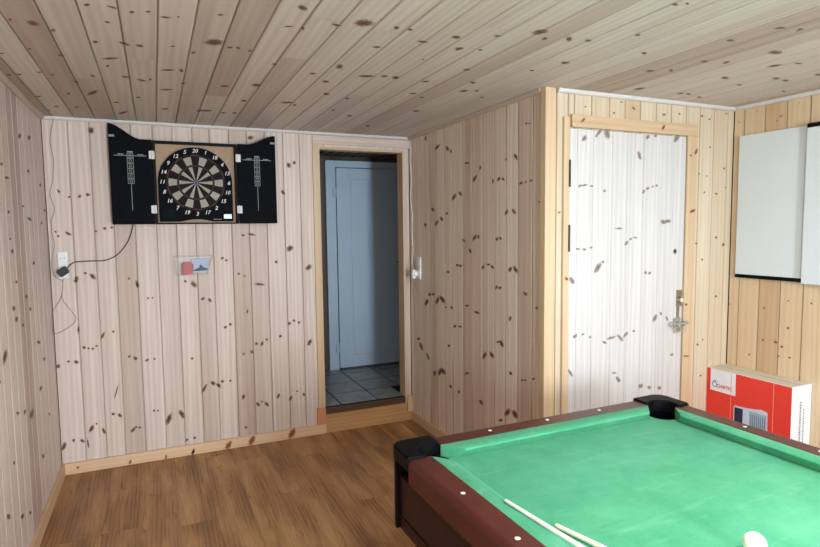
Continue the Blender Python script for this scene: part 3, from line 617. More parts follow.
# ---- hall behind the doorway
HY = 5.40
w = MB()
tx = [.99, 1.305, 1.615, 1.925, 2.235, 2.545, 2.86]; ty = [YB+.009, 4.275+.31, 4.90, 5.21, HY+.02]
w.planks((0, 0, HZ), X3, Y3, Z3, [(a+.005, b-.005, c+.005, d-.005, random.random()) for a, b in zip(tx[:-1], tx[1:]) for c, d in zip(ty[:-1], ty[1:]) if c > YB+.1]+[(1.168, 1.300, YB+.009, 4.58, .4), (1.310, 1.610, YB+.009, 4.58, .5), (1.620, 1.849, YB+.009, 4.58, .6)], depth=.003, gw=.002, gtone=0, slit=.0003)
w.box((1.17, YB+.009, .10), (1.848, YB+.10, HZ-.0042), 1); w.box((.90, YB+.1005, .06), (2.95, HY+.1, HZ-.004), 1)
struct(w.build('floor_hall', ['tile', 'grout']))
w = MB()
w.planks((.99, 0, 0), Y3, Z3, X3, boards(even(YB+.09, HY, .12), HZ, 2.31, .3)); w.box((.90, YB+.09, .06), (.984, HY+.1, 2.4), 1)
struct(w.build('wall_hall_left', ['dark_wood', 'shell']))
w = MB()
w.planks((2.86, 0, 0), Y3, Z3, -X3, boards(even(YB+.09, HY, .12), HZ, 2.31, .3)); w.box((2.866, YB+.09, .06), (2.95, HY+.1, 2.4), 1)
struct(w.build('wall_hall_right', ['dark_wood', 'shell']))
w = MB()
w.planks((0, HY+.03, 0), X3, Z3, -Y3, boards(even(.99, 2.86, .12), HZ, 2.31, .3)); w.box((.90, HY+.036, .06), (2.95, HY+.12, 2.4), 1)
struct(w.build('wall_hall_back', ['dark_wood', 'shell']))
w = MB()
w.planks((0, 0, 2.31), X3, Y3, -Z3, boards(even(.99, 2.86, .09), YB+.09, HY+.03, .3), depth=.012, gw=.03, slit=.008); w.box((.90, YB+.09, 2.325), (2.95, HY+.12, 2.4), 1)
struct(w.build('ceiling_hall', ['dark_wood', 'shell']))

# white pvc hall door
w = MB()
fx0, fx1, fz1 = 1.525, 2.50, 2.262; lx0, lx1, lz0, lz1 = 1.628, 2.405, .222, 2.19
w.box((fx0, HY-.03, HZ), (lx0-.006, HY+.029, fz1), 0, 2, bev=.004); w.box((lx1+.006, HY-.03, HZ), (fx1, HY+.029, fz1), 0, 2, bev=.004)
w.box((lx0-.006, HY-.03, lz1+.008), (lx1+.006, HY+.029, fz1), 0, 0, bev=.004)
d2 = struct(w.build('door_2', ['pvc']))
w = MB()
px0, px1, pz0, pz1 = lx0+.125, lx1-.11, .345, 2.085
w.box((lx0, HY-.045, lz0), (px0, HY+.02, lz1), 0, bev=.003); w.box((px1, HY-.045, lz0), (lx1, HY+.02, lz1), 0, bev=.003)
w.box((px0, HY-.045, lz0), (px1, HY+.02, pz0), 0, bev=.003); w.box((px0, HY-.045, pz1), (px1, HY+.02, lz1), 0, bev=.003)
w.box((px0, HY-.026, pz0), (px1, HY+.015, pz1), 0)
w.box((px0+.022, HY-.040, pz0+.022), (px1-.022, HY-.02, pz1-.022), 0, bev=.006)
w.build('door_leaf', ['pvc'], d2)
for z in (.43, 1.955):
    w = MB(); w.box((1.590, HY-.058, z-.045), (1.668, HY-.0455, z+.045), 0, bev=.004)
    w.cyl((1.624, HY-.058, z-.05), (1.624, HY-.058, z+.05), .011); w.build('hinge', ['pvc'], d2)
w = MB(); w.box((2.325, HY-.053, 1.13), (2.36, HY-.0455, 1.32), 0, bev=.003); w.cyl((2.342, HY-.05, 1.26), (2.342, HY-.085, 1.26), .009); w.box((2.235, HY-.092, 1.25), (2.352, HY-.078, 1.27), 0, bev=.003)
w.build('door_handle', ['dark_metal'], d2)

# ---- plank door with its casing
w = MB()
cy = YW-.018
w.box((2.022, cy, 0), (2.0615, YW-.0005, 2.185), 0, 2, .15, bev=.002)
w.box((2.072, cy-.002, 2.134), (3.03, YW-.0005, 2.202), 0, 0, .3, bev=.003)
w.box((2.949, cy, 0), (3.03, YW-.0005, 2.1335), 0, 2, .35, bev=.003)
w.knots((0, cy-.002, 0), X3, Z3, -Y3, KN['casing'], 1, off=.001)
struct(w.build('trim_8', ['casing_pine', 'knot_red']))
w = MB()
ed = [2.064, 2.118, 2.227, 2.364, 2.480, 2.600, 2.728, 2.845, 2.943]
dy = YW-.012
w.planks((0, dy, 0), X3, Z3, -Y3, [(a, b, .015, 2.126, random.uniform(0, .6)) for a, b in zip(ed[:-1], ed[1:])], depth=.0055, gw=.010, gtone=.5, slit=.001)
w.knots((0, dy, 0), X3, Z3, -Y3, KN['door'], 1, grow=1.3)
w.box((2.064, dy+.0058, .015), (2.943, YW+.03, 2.126), 0, 2, .1)
d1 = struct(w.build('door_1', ['door_wood', 'knot_pale']))
for z0, z1 in ((1.812, 1.958), (1.462, 1.608), (.22, .366)):
    w = MB(); w.cyl((2.0595, cy-.004, z0), (2.0595, cy-.004, z1), .0055, seg=12); w.box((2.054, cy-.002, z0+.005), (2.066, cy+.0, z1-.005), 0, bev=.0005)
    w.build('hinge', ['dark_metal'], d1)
w = MB(); w.box((2.886, dy-.006, 1.105), (2.932, dy-.0005, 1.205), 0, bev=.002); w.box((2.892, dy-.004, 1.036), (2.914, dy-.0005, 1.1055), 0, bev=.001); w.cyl((2.908, dy-.006, 1.145), (2.908, dy-.024, 1.145), .019, seg=20)
lp = w.build('lock_plate', ['metal'], d1)
w = MB(); w.cyl((2.908, dy-.0235, 1.145), (2.908, dy-.0275, 1.145), .012, seg=16, mi=0); w.build('lock_cylinder', ['white_plastic'], lp)
w = MB(); w.box((2.866, dy-.012, .945), (2.918, dy-.0005, 1.035), 0, bev=.003); w.cyl((2.815, dy-.022, 1.0), (2.968, dy-.022, 1.0), .008, seg=12)
for x in (2.84, 2.89, 2.945): w.box((x-.009, dy-.032, .985), (x+.009, dy-.0105, 1.015), 0, bev=.002)
w.cyl((2.885, dy-.02, 1.0), (2.885, dy-.055, .965), .006, seg=10); w.sphere((2.885, dy-.057, .963), .011, seg=12, rings=8)
w.build('slide_bolt', ['silver'], d1)

# ---- windows (behind and to the right of the photographer, plus one added on the left): frame, pane; the daylight comes in through them
def window(name, axis, hole):
    a0, a1, z0, z1 = hole; w = MB()
    def bx(a, b, c, d, t0=.02, t1=.075):
        if axis == 1: w.box((a, YF-t1, c), (b, YF-t0, d), 0, bev=.004)
        elif axis == 0: w.box((XR+t0, a, c), (XR+t1, b, d), 0, bev=.004)
        else: w.box((XL-t1, a, c), (XL-t0, b, d), 0, bev=.004)
    f = .06; m = (a0+a1)/2
    bx(a0, a0+f, z0, z1); bx(a1-f, a1, z0, z1); bx(a0+f, a1-f, z0, z0+f); bx(a0+f, a1-f, z1-f, z1); bx(m-.03, m+.03, z0+f, z1-f)
    o = struct(w.build(name, ['white_plastic']))
    for p, q in ((a0+f, m-.03), (m+.03, a1-f)):
        w = MB()
        if axis == 1: w.box((p, YF-.05, z0+f), (q, YF-.046, z1-f))
        elif axis == 0: w.box((XR+.046, p, z0+f), (XR+.05, q, z1-f))
        else: w.box((XL-.05, p, z0+f), (XL-.046, q, z1-f))
        w.build('pane', ['glass'], o)
    w = MB()
    if axis == 1: w.box((a0-.04, YF-.02, z0-.025), (a1+.04, YF+.06, z0-.001), 0, 0, bev=.003)
    elif axis == 0: w.box((XR-.06, a0-.04, z0-.025), (XR+.02, a1+.04, z0-.001), 0, 1, bev=.003)
    else: w.box((XL-.02, a0-.04, z0-.025), (XL+.06, a1+.04, z0-.001), 0, 1, bev=.003)
    w.build('window_sill', ['white_plastic'], o)
window('window_1', 1, W1); window('window_2', 0, W2); window('added_window_left', 2, W3)  # the left window is added to brighten the alcove wall
# ------------------------------------------------------------------ dartboard cabinet (box, two doors folded open)
cab = thing('dartboard_cabinet', 'black wall cabinet with both doors folded open around the dartboard', 'cabinet', (.281, YB, 1.645))
def rel(o): return Vector(o.location)
class LB(MB):
    """mesh builder that takes world coordinates and stores them relative to its thing"""
    def __init__(self, t): super().__init__(); self.inv = Matrix.Translation(Vector(t.location)) @ Matrix.Rotation(t.rotation_euler.z, 4, 'Z'); self.inv.invert()
    def build(self, name, mats, parent=None):
        self.v = [tuple(self.inv @ Vector(p)) for p in self.v]
        return super().build(name, mats, parent)
fy = YB-.085     # front of the cabinet
w = LB(cab)
cx0, cx1, cz0, cz1 = .010, .554, 1.647, 2.205; t = .018
w.box((cx0, fy+.021, cz0), (cx0+t, YB-.001, cz1), 0, bev=.002); w.box((cx1-t, fy+.021, cz0), (cx1, YB-.001, cz1), 0, bev=.002)
w.box((cx0+t, fy+.021, cz1-t), (cx1-t, YB-.001, cz1), 0, bev=.002); w.box((cx0+t, fy+.021, cz0), (cx1-t, YB-.001, cz0+.009), 0, bev=.002)
w.build('cabinet_frame', ['black'], cab)
w = LB(cab); w.box((cx0+t, YB-.030, cz0+.009), (cx1-t, YB-.002, cz1-t)); w.build('back_panel', ['tan'], cab)
def door(sign, hx, ox, ztop, label):
    """door hinged at hx, free edge at ox, ogee top rising towards the free edge"""
    d = ox-hx; poly = [(hx, 1.647), (ox, 1.647), (ox, ztop)]
    for k in range(15):
        s = k/14; e = 3*s*s-2*s**3
        poly.append((ox-d*(.02+.72*s), ztop+(2.205-ztop)*(.15*s+.85*e)))
    poly.append((hx, 2.205))
    if d > 0: pass
    else: poly = poly[::-1]
    m = Matrix(((1, 0, 0, 0), (0, 0, -1, 0), (0, 1, 0, 0), (0, 0, 0, 1)))   # xy -> xz
    w = LB(cab)
    m2 = Matrix.Translation((0, fy+.020, 0)) @ m
    w.prism(poly, 0, .020, mat=m2, bev=.0015)
    o = w.build('door', ['navy'], cab); o['label'] = label
    c = hx+d*.52 if sign < 0 else hx+d*.50
    # cricket score sheet printed on the inside of the door
    w = LB(cab); y = fy-.0006
    def ln(x0, x1, z0, z1): w.quad((x0, y, z0), (x1, y, z0), (x1, y, z1), (x0, y, z1))
    ln(c-.098, c+.098, 2.094, 2.0975)
    ln(c-.0015, c+.0015, 1.738, 1.908)
    hw, bh, b = .019, .0335, .0028
    for k in range(6):
        z1 = 2.112-k*bh; z0 = z1-bh+.002
        ln(c-hw, c+hw, z1-b, z1); ln(c-hw, c+hw, z0, z0+b); ln(c-hw, c-hw+b, z0, z1); ln(c+hw-b, c+hw, z0, z1)
        ln(c-.008, c+.008, z1-.0105, z1-.008); ln(c-.008, c+.008, z0+.008, z0+.0105); ln(c-.008, c-.0055, z0+.008, z1-.008); ln(c+.0055, c+.008, z0+.008, z1-.008)
    for s in (-1, 1):
        for j in range(4): ln(c+s*(.045+.009*j), c+s*(.045+.009*j)+.006, 2.100, 2.107)
    ln(c-.017, c+.017, 2.116, 2.124)
    w.build('score_sheet', ['print_grey'], o)
    w = LB(cab); e0, e1 = sorted((ox-sign*.004, ox-sign*.036)); w.box((e0, fy-.006, 2.213), (e1, fy-.0005, 2.226), bev=.001); w.build('magnet_catch', ['print_grey'], o)
    for zc in (2.105, 1.746):
        w = LB(cab); w.box((hx-.017+sign*.003, fy-.004, zc-.026), (hx+.017+sign*.003, fy-.0005, zc+.026), bev=.001)
        w.cyl((hx, fy-.005, zc-.028), (hx, fy-.005, zc+.028), .004, seg=10); w.build('hinge', ['print'], o)
door(-1, .008, -.247, 2.300, 'left door of the cabinet with a printed score sheet')
door(1, .556, .820, 2.272, 'right door of the cabinet with a printed score sheet')

# ------------------------------------------------------------------ the electronic dartboard inside it
db = thing('dartboard', 'round electronic dartboard with beige and black segments inside the open cabinet', 'dartboard', (.277, YB-.031, 1.66))
bx, bz, R = .277, 1.931, .240
m_xz = lambda y: Matrix.Translation((0, y, 0)) @ Matrix(((1, 0, 0, 0), (0, 0, -1, 0), (0, 1, 0, 0), (0, 0, 0, 1)))
w = LB(db)
poly = [(bx-R, bz), (bx-R, 1.664), (.17, 1.664)]+[(.17+.214*k/10, 1.664+.016*math.sin(PI*k/10)) for k in range(1, 10)]+[(.384, 1.664), (bx+R, 1.664), (bx+R, bz)]
poly += [(bx+R*math.cos(a), bz+R*math.sin(a)) for a in [PI*k/48 for k in range(1, 48)]]
w.prism(poly, 0, .026, mat=m_xz(YB-.031), bev=.003)
w.build('dartboard_body', ['navy'], db)
fyb = YB-.057
def sector(w, r0, r1, a0, a1, mi, y, n=6):
    P = lambda r, a: (bx+r*math.sin(a), y, bz+r*math.cos(a))
    for k in range(n):
        a, b = a0+(a1-a0)*k/n, a0+(a1-a0)*(k+1)/n
        w.quad(P(r0, a), P(r0, b), P(r1, b), P(r1, a), mi)
rad = [(.016, .110), (.120, .178)]
wf = LB(db); wt = LB(db); wd_ = LB(db)
for k in range(20):
    a0 = (k-.5)*PI/10+.006; a1 = (k+.5)*PI/10-.006; dark = k % 2 == 0
    for r0, r1 in rad: sector(wf, r0+.002, r1-.002, a0+(.03 if r0 < .05 else 0), a1-(.03 if r0 < .05 else 0), 0 if dark else 1, fyb-.0022)
    for wr, r0, r1 in ((wt, .110, .118), (wd_, .180, .190)): sector(wr, r0+.001, r1-.001, a0, a1, 0 if dark else 1, fyb-.0022, 4)
wf.build('segment_field', ['black_seg', 'beige_seg'], db)
wt.build('triple_ring', ['red_seg', 'green_seg'], db); wd_.build('double_ring', ['red_seg', 'green_seg'], db)
w = LB(db); w.cyl((bx, fyb+.0005, bz), (bx, fyb-.0015, bz), .193, seg=80); w.build('spider_plate', ['spider'], db)
w = LB(db); w.cyl((bx, fyb, bz), (bx, fyb-.004, bz), .016, seg=24); w.cyl((bx, fyb-.004, bz), (bx, fyb-.0055, bz), .007, seg=16, mi=1); w.build('bullseye', ['blue_bull', 'red_seg'], db)
for k, s in enumerate((20, 1, 18, 4, 13, 6, 10, 15, 2, 17, 3, 19, 7, 16, 8, 11, 14, 9, 12, 5)):
    a = k*PI/10; rr = .2155; w = LB(db)
    text_bm(w, str(s), .036, frame((bx+rr*math.sin(a), fyb-.001, bz+rr*math.cos(a)), (1, 0, 0), (0, 0, 1), (0, -1, 0)), bold=.0006, shear=.25)
    w.build('numeral', ['print'], db)
w = LB(db); w.box((.452, fyb-.002, 1.683), (.505, fyb+.0005, 1.714)); w.build('display', ['lcd'], db)['label'] = 'pale display window'
w = LB(db); w.box((.056, fyb-.002, 1.685), (.135, fyb+.0005, 1.745)); w.build('control_panel', ['lcd_dark'], db)
w = LB(db)
for i in range(5): w.box((.385+.011*i, fyb-.0025, 1.676), (.392+.011*i, fyb+.0005, 1.682))
w.build('button_row', ['print_grey'], db)

# ------------------------------------------------------------------ clear plastic bin under the board with a red packet and a card
bn = thing('wall_bin', 'clear plastic bin screwed to the boards below the dartboard', 'bin', (.24, YB, 1.295))
w = LB(bn)
def tray(w, x0, x1, X0, X1, z0, z1, y0, y1, th=.0025):
    """open tapered tray: floor, front, two ends, back, each a thin solid plate"""
    fr = y0+.018
    b = [(x0, fr, z0), (x1, fr, z0), (x1, y1, z0), (x0, y1, z0)]; tp = [(X0, y0, z1), (X1, y0, z1), (X1, y1, z1), (X0, y1, z1)]
    for a, c in ((0, 1), (1, 2), (2, 3), (3, 0)):
        w.quad(b[a], b[c], tp[c], tp[a])
    w.quad(*b[::-1])
    rim = .006
    for a, c in ((0, 1), (1, 2), (2, 3), (3, 0)):
        p, q = Vector(tp[a]), Vector(tp[c]); w.cyl(p, q, .0028, seg=8)
tray(w, .130, .328, .117, .362, 1.296, 1.424, YB-.092, YB-.002)
w.build('bin_shell', ['clear_plastic'], bn)
w = MB(); 
w.prism([(-.04, 0), (.034, 0), (.04, .07), (.008, .088), (-.034, .082)], -.014, .014, mat=Matrix.Rotation(PI/2, 4, 'X'), bev=.004)
o = w.build('packet', ['packet_red']); o.location = (.200, YB-.042, 1.2985); o.rotation_euler = (-.12, 0, 0)
tag(o, 'small red packet in the left half of the clear wall bin', 'packet')
w = MB()
w.box((-.055, -.001, 0), (.055, .001, .092), 0)
w.prism([(-.05, .012), (-.01, .03), (.0, .055), (.018, .035), (.05, .02), (.05, .010), (-.05, .006)], 0, .0008, mi=1, mat=Matrix.Translation((0, -.0011, 0)) @ Matrix.Rotation(PI/2, 4, 'X'))
o = w.build('card', ['card_blue', 'card_dark']); o.location = (.284, YB-.045, 1.312); o.rotation_euler = (-.15, 0, 0)
tag(o, 'pale blue card with a dark picture, standing in the wall bin', 'card')

# ------------------------------------------------------------------ wall socket, adapter, thin cable on the back wall
sk = thing('wall_socket', 'white double wall socket beside the corner, left of the dartboard', 'socket', (-.545, YB, 1.30))
w = LB(sk); w.box((-.574, YB-.026, 1.302), (-.520, YB-.0005, 1.474), bev=.004); w.build('socket_box', ['white_plastic'], sk)
for z in (1.432, 1.345):
    w = LB(sk); w.cyl((-.547, YB-.0255, z), (-.547, YB-.0285, z), .021, seg=28)
    o = w.build('outlet', ['white_plastic'], sk)
    w = LB(sk)
    for s in (-1, 1): w.cyl((-.547+s*.0095, YB-.0284, z), (-.547+s*.0095, YB-.0290, z), .003, seg=10)
    w.build('socket_hole', ['black_rubber'], o)
ad = thing('power_adapter', 'black power adapter plugged into the socket, its cord running to the dartboard', 'adapter', (-.543, YB-.03, 1.345))
w = LB(ad)
mt = Matrix.Translation((-.545, YB-.052, 1.349)) @ Matrix.Rotation(-.62, 4, 'Y')
bm = bmesh.new(); bmesh.ops.create_cube(bm, size=1)
for v in bm.verts: v.co = Vector((v.co.x*.062, v.co.y*.044, v.co.z*.050))
bmesh.ops.bevel(bm, geom=bm.edges[:], offset=.006, segments=2, affect='EDGES')
w.bm(bm, mat=mt); w.build('adapter_body', ['black_rubber'], ad)
w = LB(ad)
P = [(-.13, 1.646), (-.145, 1.585), (-.167, 1.531), (-.214, 1.465), (-.259, 1.43), (-.314, 1.41), (-.388, 1.41), (-.472, 1.407)]
w.tube([(-.13, YB-.03, 1.66)]+[(x, YB-.007, z) for x, z in P]+[(-.500, YB-.02, 1.395), (-.520, YB-.045, 1.372)], .0032)
w.build('cord', ['black_rubber'], ad)
w = MB()
w.tube(CABLE, .0022)
tag(w.build('wall_cable', ['grey_wire']), 'thin grey cable wavering down the corner and looping below the socket', 'cable')

# ------------------------------------------------------------------ socket, plug and cable beside the doorway
s2 = thing('wall_socket', 'white wall socket on the recess side wall beside the doorway', 'socket', (XA, 4.10, 1.19))
w = LB(s2); w.box((XA-.012, 4.062, 1.195), (XA-.0005, 4.135, 1.368), bev=.004); w.build('socket_box', ['white_plastic'], s2)
for z in (1.325, 1.238):
    w = LB(s2); w.cyl((XA-.0118, 4.098, z), (XA-.0145, 4.098, z), .024, seg=28); w.build('outlet', ['white_plastic'], s2)
pg = thing('power_plug', 'white plug in the socket by the doorway with its cable rising to the ceiling', 'plug', (XA-.015, 4.098, 1.24))
w = LB(pg); w.cyl((XA-.0148, 4.098, 1.238), (XA-.035, 4.105, 1.238), .022, .024, seg=24); w.cyl((XA-.035, 4.105, 1.238), (XA-.062, 4.112, 1.236), .024, .014, seg=24)
w.box((XA-.060, 4.094, 1.200), (XA-.030, 4.130, 1.272), bev=.008); w.build('plug_body', ['white_plastic'], pg)
w = LB(pg)
w.tube([(XA-.045, 4.115, 1.272), (XA-.03, 4.17, 1.32), (XA-.010, 4.195, 1.411), (XA-.008, 4.215, 1.571), (XA-.008, 4.203, 1.703), (XA-.008, 4.237, 1.863), (XA-.008, 4.208, 1.993), (XA-.008, 4.240, 2.128), (XA-.008, 4.228, 2.217), (XA-.01, 4.235, 2.30)], .0032)
w.build('cord', ['white_plastic'], pg)
w = LB(pg); w.tube([(XA-.045, 4.112, 1.20), (XA-.04, 4.118, 1.165), (XA-.012, 4.14, 1.13), (XA-.007, 4.15, 1.08)], .0028); w.build('cord_tail', ['grey_wire'], pg)

# ------------------------------------------------------------------ two white panels on the right wall
p1 = thing('wall_panel', 'white wall panel with a black bottom edge, nearer the corner and behind its neighbour', 'panel', (XR, 2.1, 1.27))
w = LB(p1); w.box((XR-.020, 1.74, 1.288), (XR-.0005, 2.441, 2.146), bev=.0015); w.build('board', ['panel'], p1)
w = LB(p1); w.box((XR-.022, 1.74, 1.266), (XR-.0005, 2.441, 1.2875), bev=.001); w.build('edge_strip', ['black'], p1)['label'] = 'black bottom edge strip'
p2 = thing('wall_panel', 'white wall panel with a black top edge, cut off by the right side of the photo', 'panel', (XR, 1.7, 1.26))
w = LB(p2); w.box((XR-.050, 1.18, 1.262), (XR-.030, 2.018, 2.128), bev=.0015); w.build('board', ['panel'], p2)
w = LB(p2); w.box((XR-.0525, 1.18, 2.1285), (XR-.030, 2.018, 2.152), bev=.001); w.build('edge_strip', ['black'], p2)['label'] = 'black top edge strip'
w = LB(p2)
for y in (1.25, 1.65): w.box((XR-.0298, y, 1.35), (XR-.0005, y+.03, 2.10) if y < 1.6 else (XR-.0205, y+.03, 2.10))
w.build('mounting_batten', ['dark_metal'], p2)

# ------------------------------------------------------------------ red and white carton by the wall
cf = XR-.176; y0, y1, ct = 1.962, 2.502, .693
cb_ = thing('carton', 'red and white cardboard carton standing against the right wall behind the pool table', 'carton', (XR-.09, 2.22, 0))
w = LB(cb_)
w.box((cf, y0, 0), (XR-.003, y1, ct), 0, bev=.0015)
w.build('box_body', ['white_card'], cb_)
w = LB(cb_); y = cf-.0006
def fl(ya, yb, za, zb, mi=0, off=0.0):
    w.quad((cf-.0006-off, yb, za), (cf-.0006-off, ya, za), (cf-.0006-off, ya, zb), (cf-.0006-off, yb, zb), mi)
fl(y0+.001, y1-.001, .005, ct-.002)
w.quad((cf+.0005, y1+.0006, .005), (XR-.004, y1+.0006, .005), (XR-.004, y1+.0006, ct-.002), (cf+.0005, y1+.0006, ct-.002))
w.build('red_face', ['red_card'], cb_)['label'] = 'red printed front of the carton'
w = LB(cb_); fl(2.298, 2.470, .553, ct-.003, 0, .0005); w.build('logo_label', ['white_card'], cb_)
w = LB(cb_)
m = frame((cf-.0016, 2.372, .588), (0, -1, 0), (0, 0, 1), (-1, 0, 0))
text_bm(w, 'QARTTO'.replace('TTO', 'TIC')[:6], .030, m, mi=0, bold=.0006)
# droplet outline
def drop(r, cyy, czz, n=24):
    P = []
    for k in range(n):
        a = 2*PI*k/n+PI/2
        rr = r*(1+.55*max(0, math.sin(a))**6)
        P.append((cyy-rr*math.cos(a), czz+rr*math.sin(a)))
    return P
o_, i_ = drop(.0175, 2.440, .593), drop(.0115, 2.440, .592)
for k in range(24):
    j = (k+1) % 24
    w.quad((cf-.0016, *o_[k]), (cf-.0016, *o_[j]), (cf-.0016, *i_[j]), (cf-.0016, *i_[k]), 1)
fl2 = lambda ya, yb, za, zb, mi, off: w.quad((cf-.0006-off, yb, za), (cf-.0006-off, ya, za), (cf-.0006-off, ya, zb), (cf-.0006-off, yb, zb), mi)
w.build('logo_print', ['logo_red', 'logo_grey'], cb_)
w = LB(cb_); fl2(2.326, 2.3295, .005, .68, 0, .0011); fl2(2.062, 2.066, .005, ct-.004, 0, .0011); w.build('printed_lines', ['pink_line'], cb_)
w = LB(cb_)
# printed appliance: white housing, dark screen, grey grille with slots
prof = [(2.306, .30), (2.306, .490), (2.296, .4965), (2.232, .499), (2.18, .506), (2.13, .516), (2.095, .508), (2.092, .30)]
ids = [w.add((cf-.0012, a, b)) for a, b in prof[::-1]]; w.face(ids, 0)
fl2(2.246, 2.300, .36, .486, 1, .0011); fl2(2.102, 2.205, .30, .488, 2, .0011)
for k in range(8): fl2(2.108+.012*k, 2.112+.012*k, .31, .470, 3, .0014)
w.build('printed_appliance', ['appl_white', 'appl_dark', 'appl_grey', 'appl_slot'], cb_)
w = LB(cb_)
w.quad((cf+.003, y0+.004, ct+.0006), (XR-.006, y0+.004, ct+.0006), (XR-.006, y1-.004, ct+.0006), (cf+.003, y1-.004, ct+.0006), 0)
w.quad((cf+.085, y0+.004, ct+.0010), (cf+.089, y0+.004, ct+.0010), (cf+.089, y1-.004, ct+.0010), (cf+.085, y1-.004, ct+.0010), 1)
w.build('top_flaps', ['cream_card', 'seam'], cb_)
w = LB(cb_)
# small vertical print on the white end
for c, (xx, z0, z1, h) in enumerate(((cf+.078, .36, .595, .014), (cf+.108, .36, .56, .010))):
    z = z0
    while z < z1:
        l = random.choice((.007, .010, .012)); w.quad((xx-h/2, y0-.0006, z), (xx+h/2, y0-.0006, z), (xx+h/2, y0-.0006, z+l), (xx-h/2, y0-.0006, z+l)); z += l+.005
w.build('side_print', ['logo_grey'], cb_)

# ------------------------------------------------------------------ pool table
TC = (1.468, .66); TR = math.radians(0.6)
pt = thing('pool_table', 'dark red pool table with green cloth and black plastic corner pockets', 'pool table', (*TC, 0), TR)
ZR, ZB = .80, .758
HX, HY_, WX, WY, NX, NY = .690, 1.262, .600, 1.172, .542, 1.100
PC = (.572, 1.133); PR = .060
# bed
w = MB(); bxh, byh = .606, 1.174; poly = []
def corner(sx, sy):
    r = PR+.004; dx = math.sqrt(max(0, r*r-(byh-PC[1])**2)); dy = math.sqrt(max(0, r*r-(bxh-PC[0])**2))
    a0 = math.atan2(byh-PC[1], -dx); a1 = math.atan2(-dy, bxh-PC[0])+2*PI
    P = [(PC[0]+r*math.cos(a0+(a1-a0)*k/14), PC[1]+r*math.sin(a0+(a1-a0)*k/14)) for k in range(15)]   # from top edge round inside to right edge
    return [(sx*x, sy*y) for x, y in P]
def side(sx):
    return [(sx*(bxh+.004-.055*math.cos(a)), .055*math.sin(a)) for a in [PI/2-PI*k/10 for k in range(11)]]
poly = corner(1, 1)+side(1)+corner(1, -1)[::-1]+corner(-1, -1)+side(-1)[::-1]+corner(-1, 1)[::-1]
w.prism(poly, ZB-.03, ZB)
w.build('bed', ['cloth'], pt)
# cushions
def cushion(ax, s, b0, b1, n0, n1):
    """profile swept along a rail; back edge b0..b1, nose n0..n1; ax 0: rail along x at y=s*WY, 1: along y at x=s*WX"""
    w = MB(); B = WY if ax == 0 else WX; N_ = NY if ax == 0 else NX; D = B-N_
    prof = [(0, ZB+.0005), (0, ZR-.001), (D*.35, ZR+.001), (D*.75, ZR+.0005), (D*.95, ZR-.003), (D, ZR-.007), (D*.96, ZR-.012), (D*.60, ZB+.0005)]
    A = []; E = []
    for d, z in prof:
        f = d/D; a = b0+(n0-b0)*f; b = b1+(n1-b1)*f; o = s*(B-d)
        A.append(w.add((a, o, z) if ax == 0 else (o, a, z))); E.append(w.add((b, o, z) if ax == 0 else (o, b, z)))
    flip = (ax == 0) == (s > 0)
    n = len(prof)
    for k in range(n):
        j = (k+1) % n; q = (A[k], E[k], E[j], A[j]); w.face(q if flip else q[::-1], 0, smooth=False)
    w.face(A if flip else A[::-1], 0); w.face(E[::-1] if flip else E, 0)
    w.build('cushion', ['cloth'], pt)
for s in (-1, 1):
    cushion(0, s, -.522, .522, -.455, .455)
    for u in (-1, 1):
        b = sorted((u*.058, u*1.092)); n = sorted((u*.078, u*1.015)); cushion(1, s, b[0], b[1], n[0], n[1])
# rails: rounded outer edge
def railprof(inner, outer):
    r = .022; P = [(inner, .70), (inner, ZR-.0005), (inner+.002, ZR)]
    P += [(outer-r+r*math.sin(a), ZR-r+r*math.cos(a)) for a in [PI/2*k/8 for k in range(9)]]
    return P+[(outer, .715), (outer-.012, .70)]
def rail(ax, s, a, b):
    w = MB(); P = railprof(WY+.0005, HY_) if ax == 0 else railprof(WX+.0005, HX)
    A = []; E = []
    for o, z in P:
        A.append(w.add((a, s*o, z) if ax == 0 else (s*o, a, z))); E.append(w.add((b, s*o, z) if ax == 0 else (s*o, b, z)))
    n = len(P); flip = (ax == 0) == (s < 0)
    for k in range(n):
        j = (k+1) % n; q = (A[k], E[k], E[j], A[j]); w.face(q if flip else q[::-1], 0, smooth=3 <= k <= 10)
    w.cap(A if flip else A[::-1]); w.cap(E[::-1] if flip else E)
    return w.build('rail', ['rail'], pt)
def sight(r, x, y):
    w = MB(); w.cyl((x, y, ZR-.001), (x, y, ZR+.0008), .0075, seg=20); w.build('sight', ['pearl'], r)
for s in (-1, 1):
    r = rail(0, s, -.524, .524)
    for x in (-.28, 0, .28): sight(r, x, s*1.215)
    for u in (-1, 1):
        a, b = sorted((u*.062, u*1.094)); r = rail(1, s, a, b)
        for y in (.24, .52, .80): sight(r, s*.643, u*y)
